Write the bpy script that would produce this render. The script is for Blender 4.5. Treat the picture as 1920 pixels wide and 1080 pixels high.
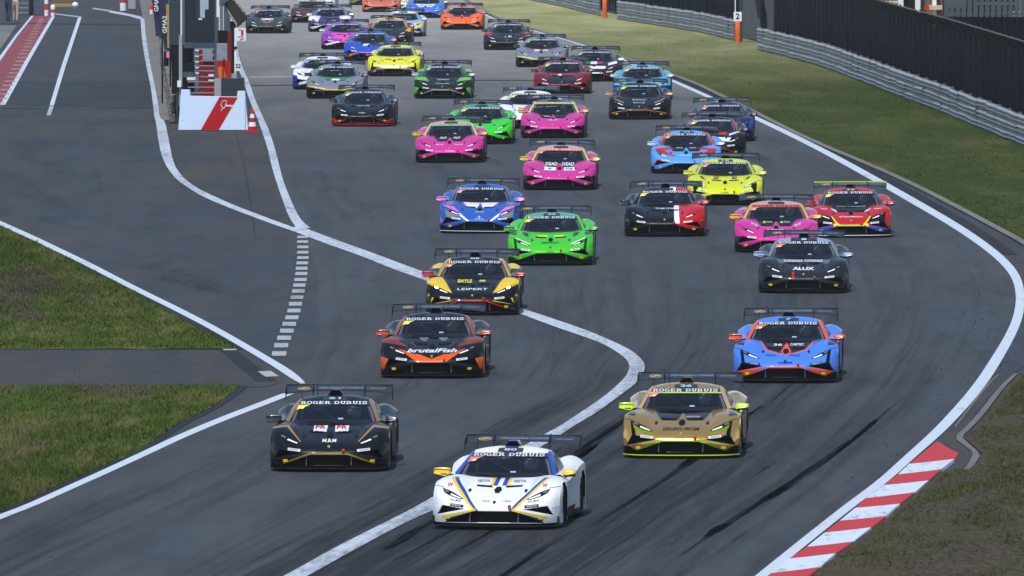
import bpy, bmesh, math, random
import numpy as np
from mathutils import Vector, Matrix
from mathutils.bvhtree import BVHTree

scene = bpy.context.scene
for o in list(bpy.data.objects):
    bpy.data.objects.remove(o)
C = scene.collection
R = math.radians
HZ_DENSITY = 0.00008
random.seed(7)
rng = np.random.default_rng(7)

# ------------------------------------------------------------------ camera, sky, sun, exposure
FPX, CAMH, HORIZON = 23274.0, 11.5, -462.0           # focal length in pixels of a 1920 frame, camera height, horizon row
PITCH = math.atan((540 - HORIZON) / FPX)
cam_data = bpy.data.cameras.new('camera')
cam = bpy.data.objects.new('camera', cam_data); C.objects.link(cam)
cam.location = (0, 0, CAMH)
cam.rotation_euler = (math.pi / 2 - PITCH, 0, 0)
cam_data.sensor_width = 36
cam_data.lens = FPX / 1920 * 36
cam_data.clip_start = 1
cam_data.clip_end = 6000
scene.camera = cam

SUN_EL, SUN_AZ = R(60), R(193)                       # azimuth clockwise from +Y: high behind the camera, a little to its left
world = bpy.data.worlds.new('World'); scene.world = world
world.use_nodes = True
wn = world.node_tree
sky = wn.nodes.new('ShaderNodeTexSky')
sky.sky_type = 'NISHITA'; sky.sun_disc = False
sky.sun_elevation = SUN_EL; sky.sun_rotation = SUN_AZ
sky.air_density = 1.0; sky.dust_density = 0.4
wn.nodes['Background'].inputs['Strength'].default_value = 0.12
wn.links.new(sky.outputs[0], wn.nodes['Background'].inputs['Color'])
sd = bpy.data.lights.new('sun', 'SUN'); sd.energy = 3.9; sd.angle = R(1.0); sd.color = (1, 0.98, 0.95)
sun = bpy.data.objects.new('sun', sd); C.objects.link(sun)
sdir = Vector((math.sin(SUN_AZ) * math.cos(SUN_EL), math.cos(SUN_AZ) * math.cos(SUN_EL), math.sin(SUN_EL)))
sun.rotation_euler = sdir.to_track_quat('Z', 'Y').to_euler()
scene.view_settings.view_transform = 'Standard'
scene.view_settings.look = 'None'
scene.view_settings.gamma = 1
scene.view_settings.use_curve_mapping = False
scene.view_settings.exposure = 0.0

# ------------------------------------------------------------------ terrain: level, then falling gently beyond the pit wall
def gz(Y):
    t = (Y - 425) / 14
    sp = t if t > 30 else math.log1p(math.exp(t))
    return -0.0078 * 14 * sp
FW = Vector((0, math.cos(PITCH), -math.sin(PITCH))); UP = Vector((0, math.sin(PITCH), math.cos(PITCH)))
def ray(u, v):
    return FW * FPX + Vector((u - 960, 0, 0)) + UP * (540 - v)
def gp(u, v, dz=0.0):
    """the ground point seen at a spot of the 1920x1080 photograph"""
    d = ray(u, v); d = d / d.y
    Y = 300.0
    for _ in range(60):
        z = gz(Y)
        Yn = (z - CAMH) / d.z
        if abs(Yn - Y) < 1e-4: break
        Y = Y * 0.5 + Yn * 0.5
    return Vector((d.x * Y, Y, gz(Y) + dz))
def at(u, v, Y):
    d = ray(u, v); d = d / d.y
    return Vector((d.x * Y, Y, CAMH + d.z * Y))

# ------------------------------------------------------------------ helpers
def tag(o, label=None, cat=None, group=None, kind=None):
    if label: o['label'] = label
    if cat: o['category'] = cat
    if group: o['group'] = group
    if kind: o['kind'] = kind
    return o
def link(name, me, mat=None, parent=None, loc=None, rot=None):
    o = bpy.data.objects.new(name, me); C.objects.link(o)
    if me is not None and mat is not None:
        if len(me.materials) == 0: me.materials.append(mat)
        elif me.materials[0] != mat:
            o.material_slots[0].link = 'OBJECT'; o.material_slots[0].material = mat
    if parent is not None: o.parent = parent
    if loc is not None: o.location = loc
    if rot is not None: o.rotation_euler = rot
    return o
def empty(name, loc=(0, 0, 0), rz=0):
    o = bpy.data.objects.new(name, None); C.objects.link(o)
    o.location = loc; o.rotation_euler = (0, 0, rz); o.empty_display_size = 0.3
    return o
def mesh(name, V, F, smooth=False):
    me = bpy.data.meshes.new(name)
    me.from_pydata([tuple(v) for v in V], [], F)
    me.validate(); me.update()
    if smooth: me.polygons.foreach_set('use_smooth', [True] * len(me.polygons))
    return me
class MB:
    """collects simple solids into one mesh"""
    def __init__(s): s.V = []; s.F = []
    def add(s, V, F):
        b = len(s.V); s.V += [Vector(v) for v in V]; s.F += [tuple(b + i for i in f) for f in F]; return s
    def box(s, lo, hi, rot=None, bev=0.0):
        (x0, y0, z0), (x1, y1, z1) = lo, hi
        V = [(x0, y0, z0), (x1, y0, z0), (x1, y1, z0), (x0, y1, z0), (x0, y0, z1), (x1, y0, z1), (x1, y1, z1), (x0, y1, z1)]
        if bev:
            bm = bmesh.new(); vs = [bm.verts.new(v) for v in V]
            for f in ((0, 3, 2, 1), (4, 5, 6, 7), (0, 1, 5, 4), (1, 2, 6, 5), (2, 3, 7, 6), (3, 0, 4, 7)): bm.faces.new([vs[i] for i in f])
            bmesh.ops.bevel(bm, geom=bm.edges[:], offset=bev, segments=2, affect='EDGES', profile=0.5)
            bm.verts.index_update()
            V = [v.co.copy() for v in bm.verts]; F = [[v.index for v in f.verts] for f in bm.faces]; bm.free()
        else:
            F = [(0, 3, 2, 1), (4, 5, 6, 7), (0, 1, 5, 4), (1, 2, 6, 5), (2, 3, 7, 6), (3, 0, 4, 7)]
        if rot is not None:
            c = Vector(((x0 + x1) / 2, (y0 + y1) / 2, (z0 + z1) / 2)); V = [c + rot @ (Vector(v) - c) for v in V]
        return s.add(V, F)
    def tube(s, pts, r, n=8, cap=True):
        pts = [Vector(p) for p in pts]; rs = r if isinstance(r, (list, tuple)) else [r] * len(pts)
        V = []; F = []
        for i, p in enumerate(pts):
            t = (pts[min(i + 1, len(pts) - 1)] - pts[max(i - 1, 0)]).normalized()
            a = t.cross(Vector((0, 0, 1)) if abs(t.z) < .9 else Vector((1, 0, 0))).normalized(); b = t.cross(a)
            for k in range(n):
                q = 2 * math.pi * k / n; V.append(p + (a * math.cos(q) + b * math.sin(q)) * rs[i])
        for i in range(len(pts) - 1):
            for k in range(n):
                F.append((i * n + k, i * n + (k + 1) % n, (i + 1) * n + (k + 1) % n, (i + 1) * n + k))
        if cap:
            F.append(tuple(range(n))[::-1]); F.append(tuple((len(pts) - 1) * n + k for k in range(n)))
        return s.add(V, F)
    def lathe(s, prof, n=20, axis='z', c=(0, 0, 0)):
        V = []; F = []; c = Vector(c)
        for r_, h in prof:
            for k in range(n):
                q = 2 * math.pi * k / n
                p = (r_ * math.cos(q), r_ * math.sin(q), h) if axis == 'z' else (h, r_ * math.cos(q), r_ * math.sin(q))
                V.append(c + Vector(p))
        for i in range(len(prof) - 1):
            for k in range(n): F.append((i * n + k, i * n + (k + 1) % n, (i + 1) * n + (k + 1) % n, (i + 1) * n + k))
        return s.add(V, F)
    def prism(s, poly, axis, a, b):
        """polygon in the two other axes, extruded along axis ('x','y','z') from a to b"""
        n = len(poly)
        mk = {'x': lambda p, t: (t, p[0], p[1]), 'y': lambda p, t: (p[0], t, p[1]), 'z': lambda p, t: (p[0], p[1], t)}[axis]
        V = [mk(p, a) for p in poly] + [mk(p, b) for p in poly]
        F = [tuple(range(n))[::-1], tuple(range(n, 2 * n))] + [(i, (i + 1) % n, n + (i + 1) % n, n + i) for i in range(n)]
        return s.add(V, F)
    def me(s, name, smooth=False):
        return mesh(name, s.V, s.F, smooth)
    def build(s, name, mat, parent=None, smooth=False, loc=None, rot=None):
        return link(name, s.me(name, smooth), mat, parent, loc, rot)

# ------------------------------------------------------------------ materials
def srgb(r, g, b):
    f = lambda c: (c / 255) / 12.92 if c / 255 <= 0.04045 else ((c / 255 + 0.055) / 1.055) ** 2.4
    return (f(r), f(g), f(b))
class NT:
    def __init__(s, name):
        s.m = bpy.data.materials.new(name); s.m.use_nodes = True; s.t = s.m.node_tree
        s.b = s.t.nodes['Principled BSDF']
    def n(s, typ, **kw):
        nd = s.t.nodes.new(typ)
        for k, v in kw.items():
            if k == 'ins':
                for i, val in v.items():
                    if isinstance(val, bpy.types.NodeSocket): s.t.links.new(val, nd.inputs[i])
                    else: nd.inputs[i].default_value = val
            else: setattr(nd, k, v)
        return nd
    def math(s, op, a, b=None, c=None, clamp=False):
        ins = {0: a}
        if b is not None: ins[1] = b
        if c is not None: ins[2] = c
        nd = s.n('ShaderNodeMath', operation=op, ins=ins); nd.use_clamp = clamp
        return nd.outputs[0]
    def mix(s, fac, a, b):
        nd = s.n('ShaderNodeMix', data_type='RGBA')
        for i, v in ((0, fac), (6, a), (7, b)):
            if isinstance(v, bpy.types.NodeSocket): s.t.links.new(v, nd.inputs[i])
            else: nd.inputs[i].default_value = v if i == 0 else ((*v, 1) if len(v) == 3 else v)
        return nd.outputs[2]
    def noise(s, vec, scale, detail=3, rough=.55):
        return s.n('ShaderNodeTexNoise', ins={'Vector': vec, 'Scale': scale, 'Detail': detail, 'Roughness': rough}).outputs[0]
    def ramp(s, fac, a, b):
        return s.n('ShaderNodeMapRange', ins={0: fac, 1: a, 2: b, 3: 0.0, 4: 1.0}).outputs[0]
    def scaled(s, vec, sc):
        return s.n('ShaderNodeVectorMath', operation='MULTIPLY', ins={0: vec, 1: sc}).outputs[0]
    def set(s, **kw):
        for k, v in kw.items():
            k = k.replace('_', ' ')
            if isinstance(v, bpy.types.NodeSocket): s.t.links.new(v, s.b.inputs[k])
            else: s.b.inputs[k].default_value = (*v, 1) if isinstance(v, tuple) and len(v) == 3 and k != 'Normal' else v
        return s
    def bump(s, h, strength=.3, dist=.02):
        nd = s.n('ShaderNodeBump', ins={'Strength': strength, 'Distance': dist, 'Height': h}); s.t.links.new(nd.outputs[0], s.b.inputs['Normal'])
def plain(name, col, rough=.5, metal=0.0, coat=0.0, var=.12, scale=6.0, emit=0):
    t = NT(name)
    tc = t.n('ShaderNodeTexCoord').outputs['Object']
    nz = t.noise(tc, scale, 4)
    c = t.mix(nz, tuple(x * (1 - var) for x in col), tuple(min(1, x * (1 + var)) for x in col))
    t.set(Base_Color=c, Roughness=rough, Metallic=metal, Coat_Weight=coat, Coat_Roughness=.08)
    if rough > .42: t.b.inputs['Specular IOR Level'].default_value = .15
    if emit: t.set(Emission_Color=tuple(col), Emission_Strength=emit)
    return t.m
M = {}
M['black'] = plain('black_plastic', (.008, .009, .011), .45)
M['carbon'] = plain('carbon', (.022, .027, .036), .28, coat=.6)
M['dark'] = plain('dark_void', (.006, .006, .007), .8)
M['tyre'] = plain('tyre_rubber', (.016, .016, .017), .8)
M['rim'] = plain('rim_black', (.03, .03, .034), .35, .6)
M['white'] = plain('white_sticker', (.78, .79, .8), .4, var=.05)
M['yellow'] = plain('yellow_sticker', (.8, .68, .03), .45, var=.05)
M['orange_st'] = plain('orange_sticker', (.85, .22, .12), .45, var=.05)
M['red'] = plain('red_sticker', (.62, .02, .02), .45, var=.05)
M['led'] = plain('light_strip', (.85, .84, .82), .3, emit=.1, var=0)
M['lamp_on'] = plain('lamp_lit', (1, .98, .93), .3, emit=14, var=0)
M['grey'] = plain('grey_metal', (.2, .21, .23), .5, .3)
M['gold'] = plain('gold_emblem', (.6, .47, .22), .4, var=.1)

# ------------------------------------------------------------------ the race car: one set of part meshes shared by every car
# car space: nose at y = 0 facing -Y, tail at y = 4.5, z up, wheels on z = 0
SH = 0.0576                                           # height gained per metre of length when the car is looked at from the front, slightly above
def herm(xs, ys, q):
    xs = np.asarray(xs, float); ys = np.asarray(ys, float); q = np.asarray(q, float)
    d = np.diff(ys, axis=0) / np.diff(xs).reshape([-1] + [1] * (ys.ndim - 1))
    m = np.empty_like(ys); m[0] = d[0]; m[-1] = d[-1]; m[1:-1] = (d[1:] + d[:-1]) / 2
    i = np.clip(np.searchsorted(xs, q, side='right') - 1, 0, len(xs) - 2)
    h = (xs[i + 1] - xs[i]); t = (q - xs[i]) / h
    sh = [-1] + [1] * (ys.ndim - 1)
    h = h.reshape(sh); t = t.reshape(sh)
    return (2 * t**3 - 3 * t**2 + 1) * ys[i] + (t**3 - 2 * t**2 + t) * h * m[i] + (-2 * t**3 + 3 * t**2) * ys[i + 1] + (t**3 - t**2) * h * m[i + 1]

CX = [0, .3, .46, .54, .64, .78, .88, .945]
CYZ = np.array([
 [(.035,.10),(.010,.19),(.000,.285),(.050,.355),(.15,.42),(.35,.485),(.65,.555),(.95,.62),(1.2,.665),(1.45,.698)],
 [(.040,.10),(.015,.19),(.005,.285),(.055,.360),(.16,.425),(.36,.49),(.66,.56),(.95,.625),(1.2,.668),(1.48,.702)],
 [(.055,.10),(.035,.19),(.027,.277),(.066,.350),(.17,.42),(.36,.488),(.66,.560),(.95,.624),(1.2,.667),(1.51,.704)],
 [(.073,.10),(.053,.186),(.046,.265),(.082,.345),(.18,.428),(.375,.523),(.67,.608),(.95,.668),(1.2,.698),(1.54,.716)],
 [(.100,.10),(.080,.18),(.075,.250),(.110,.335),(.20,.435),(.40,.552),(.68,.643),(.95,.694),(1.2,.716),(1.56,.732)],
 [(.190,.10),(.170,.17),(.165,.235),(.190,.335),(.27,.47),(.45,.605),(.70,.682),(.95,.712),(1.2,.722),(1.6,.725)],
 [(.310,.10),(.290,.17),(.285,.240),(.300,.340),(.36,.48),(.52,.600),(.74,.675),(.97,.700),(1.2,.702),(1.6,.695)],
 [(.450,.10),(.430,.18),(.420,.260),(.430,.360),(.48,.48),(.60,.580),(.78,.645),(.97,.665),(1.2,.660),(1.6,.640)]])
NXC, NRW = 40, 46
XQ = np.linspace(0, .945, NXC)
front = herm(CX, CYZ, XQ)                               # NXC x 10 x 2
front = herm(np.arange(10), front.transpose(1, 0, 2), np.linspace(0, 9, NRW))   # NRW x NXC x 2
def yfront(x): return float(np.interp(abs(x), XQ, front[0, :, 0]))

SY = [.45, .60, .78, .97, 1.2, 1.6, 1.9, 2.3, 2.8, 3.1, 3.5, 3.9, 4.47]
SX = [.945, .945, .945, .945, .945, .945, .93, .92, .93, .95, .965, .96, .92]
SZ = [.48, .58, .645, .665, .66, .64, .635, .64, .68, .75, .80, .80, .76]
BY = [1.55, 1.9, 2.3, 2.8, 3.1, 3.5, 3.9, 4.47]
BX = [.75, .765, .77, .765, .72, .66, .60, .55]
BZ = [.728, .748, .762, .79, .82, .86, .86, .82]
MY = [.45, .6, .98, 1.4, 1.7, 2.1, 2.6, 3.0, 3.4, 4.0, 4.47]
MX = [.945, .965, .972, .965, .93, .90, .905, .94, .975, .975, .93]
f1 = lambda xs, ys, q: float(herm(xs, ys, [q])[0])

G = np.array([  # greenhouse stations: y centre, z centre, y edge, half width, z edge
 (1.36,.705,1.78,.755,.73),(1.60,.80,1.95,.715,.80),(1.83,.888,2.11,.675,.872),(2.08,.965,2.28,.635,.94),(2.30,1.025,2.44,.603,.985),
 (2.45,1.065,2.55,.592,1.015),(2.65,1.098,2.70,.585,1.03),(2.9,1.098,2.9,.575,1.03),(3.2,1.06,3.2,.55,.985),
 (3.6,.985,3.6,.51,.92),(4.0,.91,4.0,.48,.87),(4.47,.84,4.47,.46,.82)])
NT_, = (25,)
GP = np.concatenate([np.linspace(0, 4, 17), np.linspace(4, 11, 29)[1:]])
GS = herm(np.arange(12), G, GP)
def gpt(r, t):
    yc, zc, ye, w, ze = r; a = abs(t)
    return (w * t, yc + (ye - yc) * a * a, zc - (zc - ze) * a ** 2.5)

class Surf:
    """faces sorted into named parts"""
    def __init__(s): s.parts = {}
    def face(s, part, pts):
        s.parts.setdefault(part, []).append([Vector(p) for p in pts])
S_ = Surf()
def both(part, pts, split=None):
    """a face and its mirror image; split = (name for x<0, name for x>0)"""
    S_.face(part if split is None else split[1], pts)
    S_.face(part if split is None else split[0], [(-p[0], p[1], p[2]) for p in reversed(pts)])
LR = lambda n: (n + '#r', n + '#l')
for i in range(NRW - 1):
    for j in range(NXC - 1):
        q = [(XQ[j + a], front[i + b, j + a, 0], front[i + b, j + a, 1]) for a, b in ((0, 0), (1, 0), (1, 1), (0, 1))]
        cx = (XQ[j] + XQ[j + 1]) / 2; r = (i + .5) / (NRW - 1) * 9
        hood_edge = .46 + .20 * max(0, min(1, (r - 4) / 4.5))
        if r < 3.3 + max(0, (cx - .45)) * 1.2: both('front_bumper', q)
        elif cx < hood_edge: both('hood', q)
        else: both('front_fender', q, LR('front_fender'))
ys = np.linspace(.45, 4.47, 70)
fz = np.array([0, .12, .25, .38, .5, .62, .75, .85, .93, 1.0])
def side(y, f):
    sx, sz, mx = f1(SY, SX, y), f1(SY, SZ, y), f1(MY, MX, y)
    z = .085 + (sz - .085) * f
    e = max(0, (f - .7) / .3)
    return (mx + (sx - mx) * e * e - .02 * max(0, .25 - f) / .25 * (1 if 1.5 < y < 3 else 0), y, z)
for i in range(len(ys) - 1):
    for j in range(len(fz) - 1):
        q = [side(ys[i], fz[j]), side(ys[i + 1], fz[j]), side(ys[i + 1], fz[j + 1]), side(ys[i], fz[j + 1])]
        cy = sum(p[1] for p in q) / 4; cz = sum(p[2] for p in q) / 4
        if math.hypot(cy - .98, cz - .325) < .35 or math.hypot(cy - 3.6, cz - .335) < .365: continue
        nm = 'front_fender' if cy < 1.6 else ('door' if cy < 2.85 else 'rear_fender')
        if cz < .2 and 1.3 < cy < 3.3: nm = 'side_skirt'
        both(nm, q, LR(nm))
yd = np.linspace(1.58, 4.47, 40)
def deck(y, t):
    sx, sz, bx, bz = f1(SY, SX, y), f1(SY, SZ, y), f1(BY, BX, y), f1(BY, BZ, y)
    return (sx + (bx - sx) * t, y, sz + (bz - sz) * t + .05 * math.sin(math.pi * t) * (1 + max(0, y - 2.6) * .3))
for i in range(len(yd) - 1):
    for k in range(6):
        q = [deck(yd[i], k / 6), deck(yd[i + 1], k / 6), deck(yd[i + 1], (k + 1) / 6), deck(yd[i], (k + 1) / 6)]
        nm = 'door' if yd[i] < 2.8 else 'rear_fender'
        both(nm, q, LR(nm))
T = np.linspace(-1, 1, 31)
for i in range(len(GS) - 1):
    p = (GP[i] + GP[i + 1]) / 2
    for j in range(len(T) - 1):
        q = [gpt(GS[i], T[j]), gpt(GS[i], T[j + 1]), gpt(GS[i + 1], T[j + 1]), gpt(GS[i + 1], T[j])]
        tm = abs(T[j] + T[j + 1]) / 2
        sd_ = 'windshield_pillar#' + ('l' if T[j] > 0 else 'r')
        if p < 4: S_.face(sd_ if tm > .945 else 'windshield', q)
        elif p < 8: S_.face(sd_ if tm > .9 and p < 6 else 'roof', q)
        else: S_.face('engine_cover', q)
def gside(r, t):
    e = gpt(r, 1); bx, bz = f1(BY, BX, e[1]), f1(BY, BZ, e[1])
    return (e[0] + (bx - e[0]) * t + .02 * math.sin(math.pi * t), e[1], e[2] + (bz - e[2]) * t)
for i in range(len(GS) - 1):
    p = (GP[i] + GP[i + 1]) / 2
    for k in range(5):
        q = [gside(GS[i], k / 5), gside(GS[i], (k + 1) / 5), gside(GS[i + 1], (k + 1) / 5), gside(GS[i + 1], k / 5)]
        nm = 'side_window' if .6 < p < 7.3 and 0 < k else ('rear_fender' if p > 7.3 else 'windshield_pillar')
        both(nm, q, LR(nm))
# tail panel
for a, b in zip(np.linspace(-.92, .92, 13)[:-1], np.linspace(-.92, .92, 13)[1:]):
    zt = lambda x: .76 + .075 * max(0, 1 - abs(x) / .92) ** .5
    S_.face('rear_bumper', [(b, 4.47, .25), (a, 4.47, .25), (a, 4.47, zt(a)), (b, 4.47, zt(b))])

def surf_mesh(name, quads):
    bm = bmesh.new()
    for q in quads:
        vs = [bm.verts.new(p) for p in q]
        bm.faces.new(vs)
    bmesh.ops.remove_doubles(bm, verts=bm.verts, dist=.0006)
    bmesh.ops.dissolve_degenerate(bm, dist=.0002, edges=bm.edges)
    return bm
def cut_region(bm, poly):
    """cut the surface along a polygon given in (x, z + SH*y) and return the faces inside"""
    P = [Vector(p) for p in poly]; c = sum(P, Vector((0, 0))) / len(P)
    xa, xb = min(p.x for p in P) - .02, max(p.x for p in P) + .02
    za, zb = min(p.y for p in P) - .02, max(p.y for p in P) + .02
    key = lambda v: (v.co.x, v.co.z + SH * v.co.y)
    ns = []
    for i in range(len(P)):
        a, b = P[i], P[(i + 1) % len(P)]; e = b - a; n = Vector((e.y, -e.x)).normalized()
        if n.dot(c - a) > 0: n = -n
        ns.append((a, n))
        fs = [f for f in bm.faces if f.normal.y < .6 and max(key(v)[0] for v in f.verts) > xa and min(key(v)[0] for v in f.verts) < xb
              and max(key(v)[1] for v in f.verts) > za and min(key(v)[1] for v in f.verts) < zb]
        es = {e_ for f in fs for e_ in f.edges}; vs = {v for f in fs for v in f.verts}
        bmesh.ops.bisect_plane(bm, geom=list(vs) + list(es) + fs, dist=1e-5, plane_co=(a.x, 0, a.y), plane_no=(n.x, SH * n.y, n.y))
        bm.faces.ensure_lookup_table()
    ins = []
    for f in bm.faces:
        m = f.calc_center_median(); q = Vector((m.x, m.z + SH * m.y))
        if m.y < 1.2 and all(n.dot(q - a) < 1e-6 for a, n in ns): ins.append(f)
    return ins
MAIN_INTAKE = [(-.30, .278), (.30, .278), (.71, .135), (.75, .112), (-.75, .112), (-.71, .135)]
FANG = [(.785, .365), (.44, .308), (.865, .228)]
mir = lambda poly: [(-x, z) for x, z in reversed(poly)]
MESH = {}
bm_all = bmesh.new()
for nm, quads in S_.parts.items():
    bm = surf_mesh(nm, quads)
    if nm in ('front_bumper', 'front_fender#l', 'front_fender#r'):
        bm.normal_update()
        for poly in ((MAIN_INTAKE, FANG, mir(FANG)) if nm == 'front_bumper' else (FANG, mir(FANG))):
            ins = cut_region(bm, poly)
            edge = [e for f in ins for e in f.edges]
            bmesh.ops.delete(bm, geom=ins, context='FACES')
        # the cut edges run back into the nose, so that the opening has depth
        be = [e for e in bm.edges if e.is_boundary and .11 < (e.verts[0].co.z + e.verts[1].co.z) / 2 < .40 and
              all(v.co.y < .6 for v in e.verts) and max(abs(v.co.x) for v in e.verts) < .88 and nm == 'front_bumper']
        mz = lambda v: (v.co.x, v.co.z)
        keep = []
        for e in be:
            m = (e.verts[0].co + e.verts[1].co) / 2
            on = False
            for poly in (MAIN_INTAKE, FANG, mir(FANG)):
                for k in range(len(poly)):
                    a, b = Vector(poly[k]), Vector(poly[(k + 1) % len(poly)]); q = Vector((m.x, m.z + SH * m.y))
                    t = max(0, min(1, (q - a).dot(b - a) / (b - a).length_squared))
                    if (a + (b - a) * t - q).length < .004: on = True
            if on: keep.append(e)
        ret = bmesh.ops.extrude_edge_only(bm, edges=keep)
        bmesh.ops.translate(bm, verts=[v for v in ret['geom'] if isinstance(v, bmesh.types.BMVert)], vec=(0, .10, -.004))
    bmesh.ops.recalc_face_normals(bm, faces=bm.faces)
    me = bpy.data.meshes.new(nm.split('#')[0]); bm.to_mesh(me); bm.free()
    me.polygons.foreach_set('use_smooth', [True] * len(me.polygons)); me.update()
    if nm in ('front_bumper', 'hood', 'engine_cover', 'roof', 'windshield') or '#' in nm:
        # make sure the outside faces out
        tot = sum((p.normal.dot(Vector((p.center.x, p.center.y - 2.2, p.center.z - .25)).normalized()) * p.area for p in me.polygons))
        if tot < 0: me.flip_normals()
    MESH[nm] = me
    bm_all.from_mesh(me)
# solid (uncut) copy for laying stickers and lamps onto
bm_sol = bmesh.new()
for nm, quads in S_.parts.items():
    b = surf_mesh(nm, quads); tmp = bpy.data.meshes.new('tmp'); b.to_mesh(tmp); b.free(); bm_sol.from_mesh(tmp); bpy.data.meshes.remove(tmp)
BODY = BVHTree.FromBMesh(bm_sol); bm_sol.free(); bm_all.free()
RD = Vector((0, 1, -SH)).normalized()
def onto(x, zi, off=.004, tree=None):
    hit, n, _, _ = (tree or BODY).ray_cast(Vector((x, -3, zi + 3 * SH)), RD)
    if hit is None:
        hit, n, _, _ = (tree or BODY).find_nearest(Vector((x, .6, zi - .6 * SH) if zi < .85 else (x, 2.2, zi - 2.2 * SH)))
    if n.dot(RD) > 0: n = -n
    return hit + n * off - RD * .001
def lay(V2, F, off=.004, tree=None, step=.05):
    """2-D mesh in (x, z + SH*y) laid onto the bodywork"""
    bm = bmesh.new(); vs = [bm.verts.new((p[0], 0, p[1])) for p in V2]
    for f in F:
        try: bm.faces.new([vs[i] for i in f])
        except ValueError: pass
    xs = [p[0] for p in V2]; zs = [p[1] for p in V2]
    if step:
        for ax, lo, hi in ((0, min(xs), max(xs)), (2, min(zs), max(zs))):
            k = math.ceil(lo / step) * step
            while k < hi:
                co = [0, 0, 0]; co[ax] = k; no = [0, 0, 0]; no[ax] = 1
                bmesh.ops.bisect_plane(bm, geom=bm.verts[:] + bm.edges[:] + bm.faces[:], plane_co=co, plane_no=no)
                k += step * (1 if ax == 0 else .3)
    bmesh.ops.triangulate(bm, faces=bm.faces)
    for v in bm.verts: v.co = onto(v.co.x, v.co.z, off, tree)
    return bm
def bm_out(bm, name):
    for f in bm.faces:
        f.normal_update()
        if f.normal.y > .02 and f.normal.z < .2: f.normal_flip()
    me = bpy.data.meshes.new(name); bm.to_mesh(me); bm.free(); return me
def decal(name, polys, off=.004, tree=None, step=.05):
    V = []; F = []
    for p in polys:
        b = len(V); V += p; F.append(tuple(range(b, b + len(p))))
    return bm_out(lay(V, F, off, tree, step), name)
def text_2d(s, size, wide=1.0, bold=.012, slant=0.0, space=1.0):
    cu = bpy.data.curves.new('t', 'FONT'); cu.body = s; cu.size = size; cu.align_x = 'CENTER'; cu.align_y = 'CENTER'
    cu.offset = bold * size * 0.8; cu.resolution_u = 2; cu.space_character = space; cu.shear = slant
    ob = bpy.data.objects.new('t', cu); C.objects.link(ob)
    bpy.context.view_layer.update()
    me = ob.evaluated_get(bpy.context.evaluated_depsgraph_get()).to_mesh()
    V = [(v.co.x * wide, v.co.y) for v in me.vertices]; F = [tuple(p.vertices) for p in me.polygons]
    ob.evaluated_get(bpy.context.evaluated_depsgraph_get()).to_mesh_clear()
    bpy.data.objects.remove(ob); bpy.data.curves.remove(cu)
    return V, F
def text_fit(s, w, h, x, z, bold=.012, slant=0.0, shear=0.0):
    """lettering stretched to a box w x h centred on (x, z); shear tilts the baseline"""
    V, F = text_2d(s, 1.0, 1, bold, slant)
    x0, x1 = min(v[0] for v in V), max(v[0] for v in V); y0, y1 = min(v[1] for v in V), max(v[1] for v in V)
    k, l = w / (x1 - x0), h / (y1 - y0)
    return [(x + (v[0] - (x0 + x1) / 2) * k, z + (v[1] - (y0 + y1) / 2) * l + (v[0] - (x0 + x1) / 2) * k * shear) for v in V], F
def lettering(name, items, off=.007, tree=None):
    V = []; F = []
    for it in items:
        v, f = text_fit(*it[:5], **(it[5] if len(it) > 5 else {})); b = len(V); V += v; F += [tuple(b + i for i in q) for q in f]
    return bm_out(lay(V, F, off, tree, .05), name)

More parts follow.
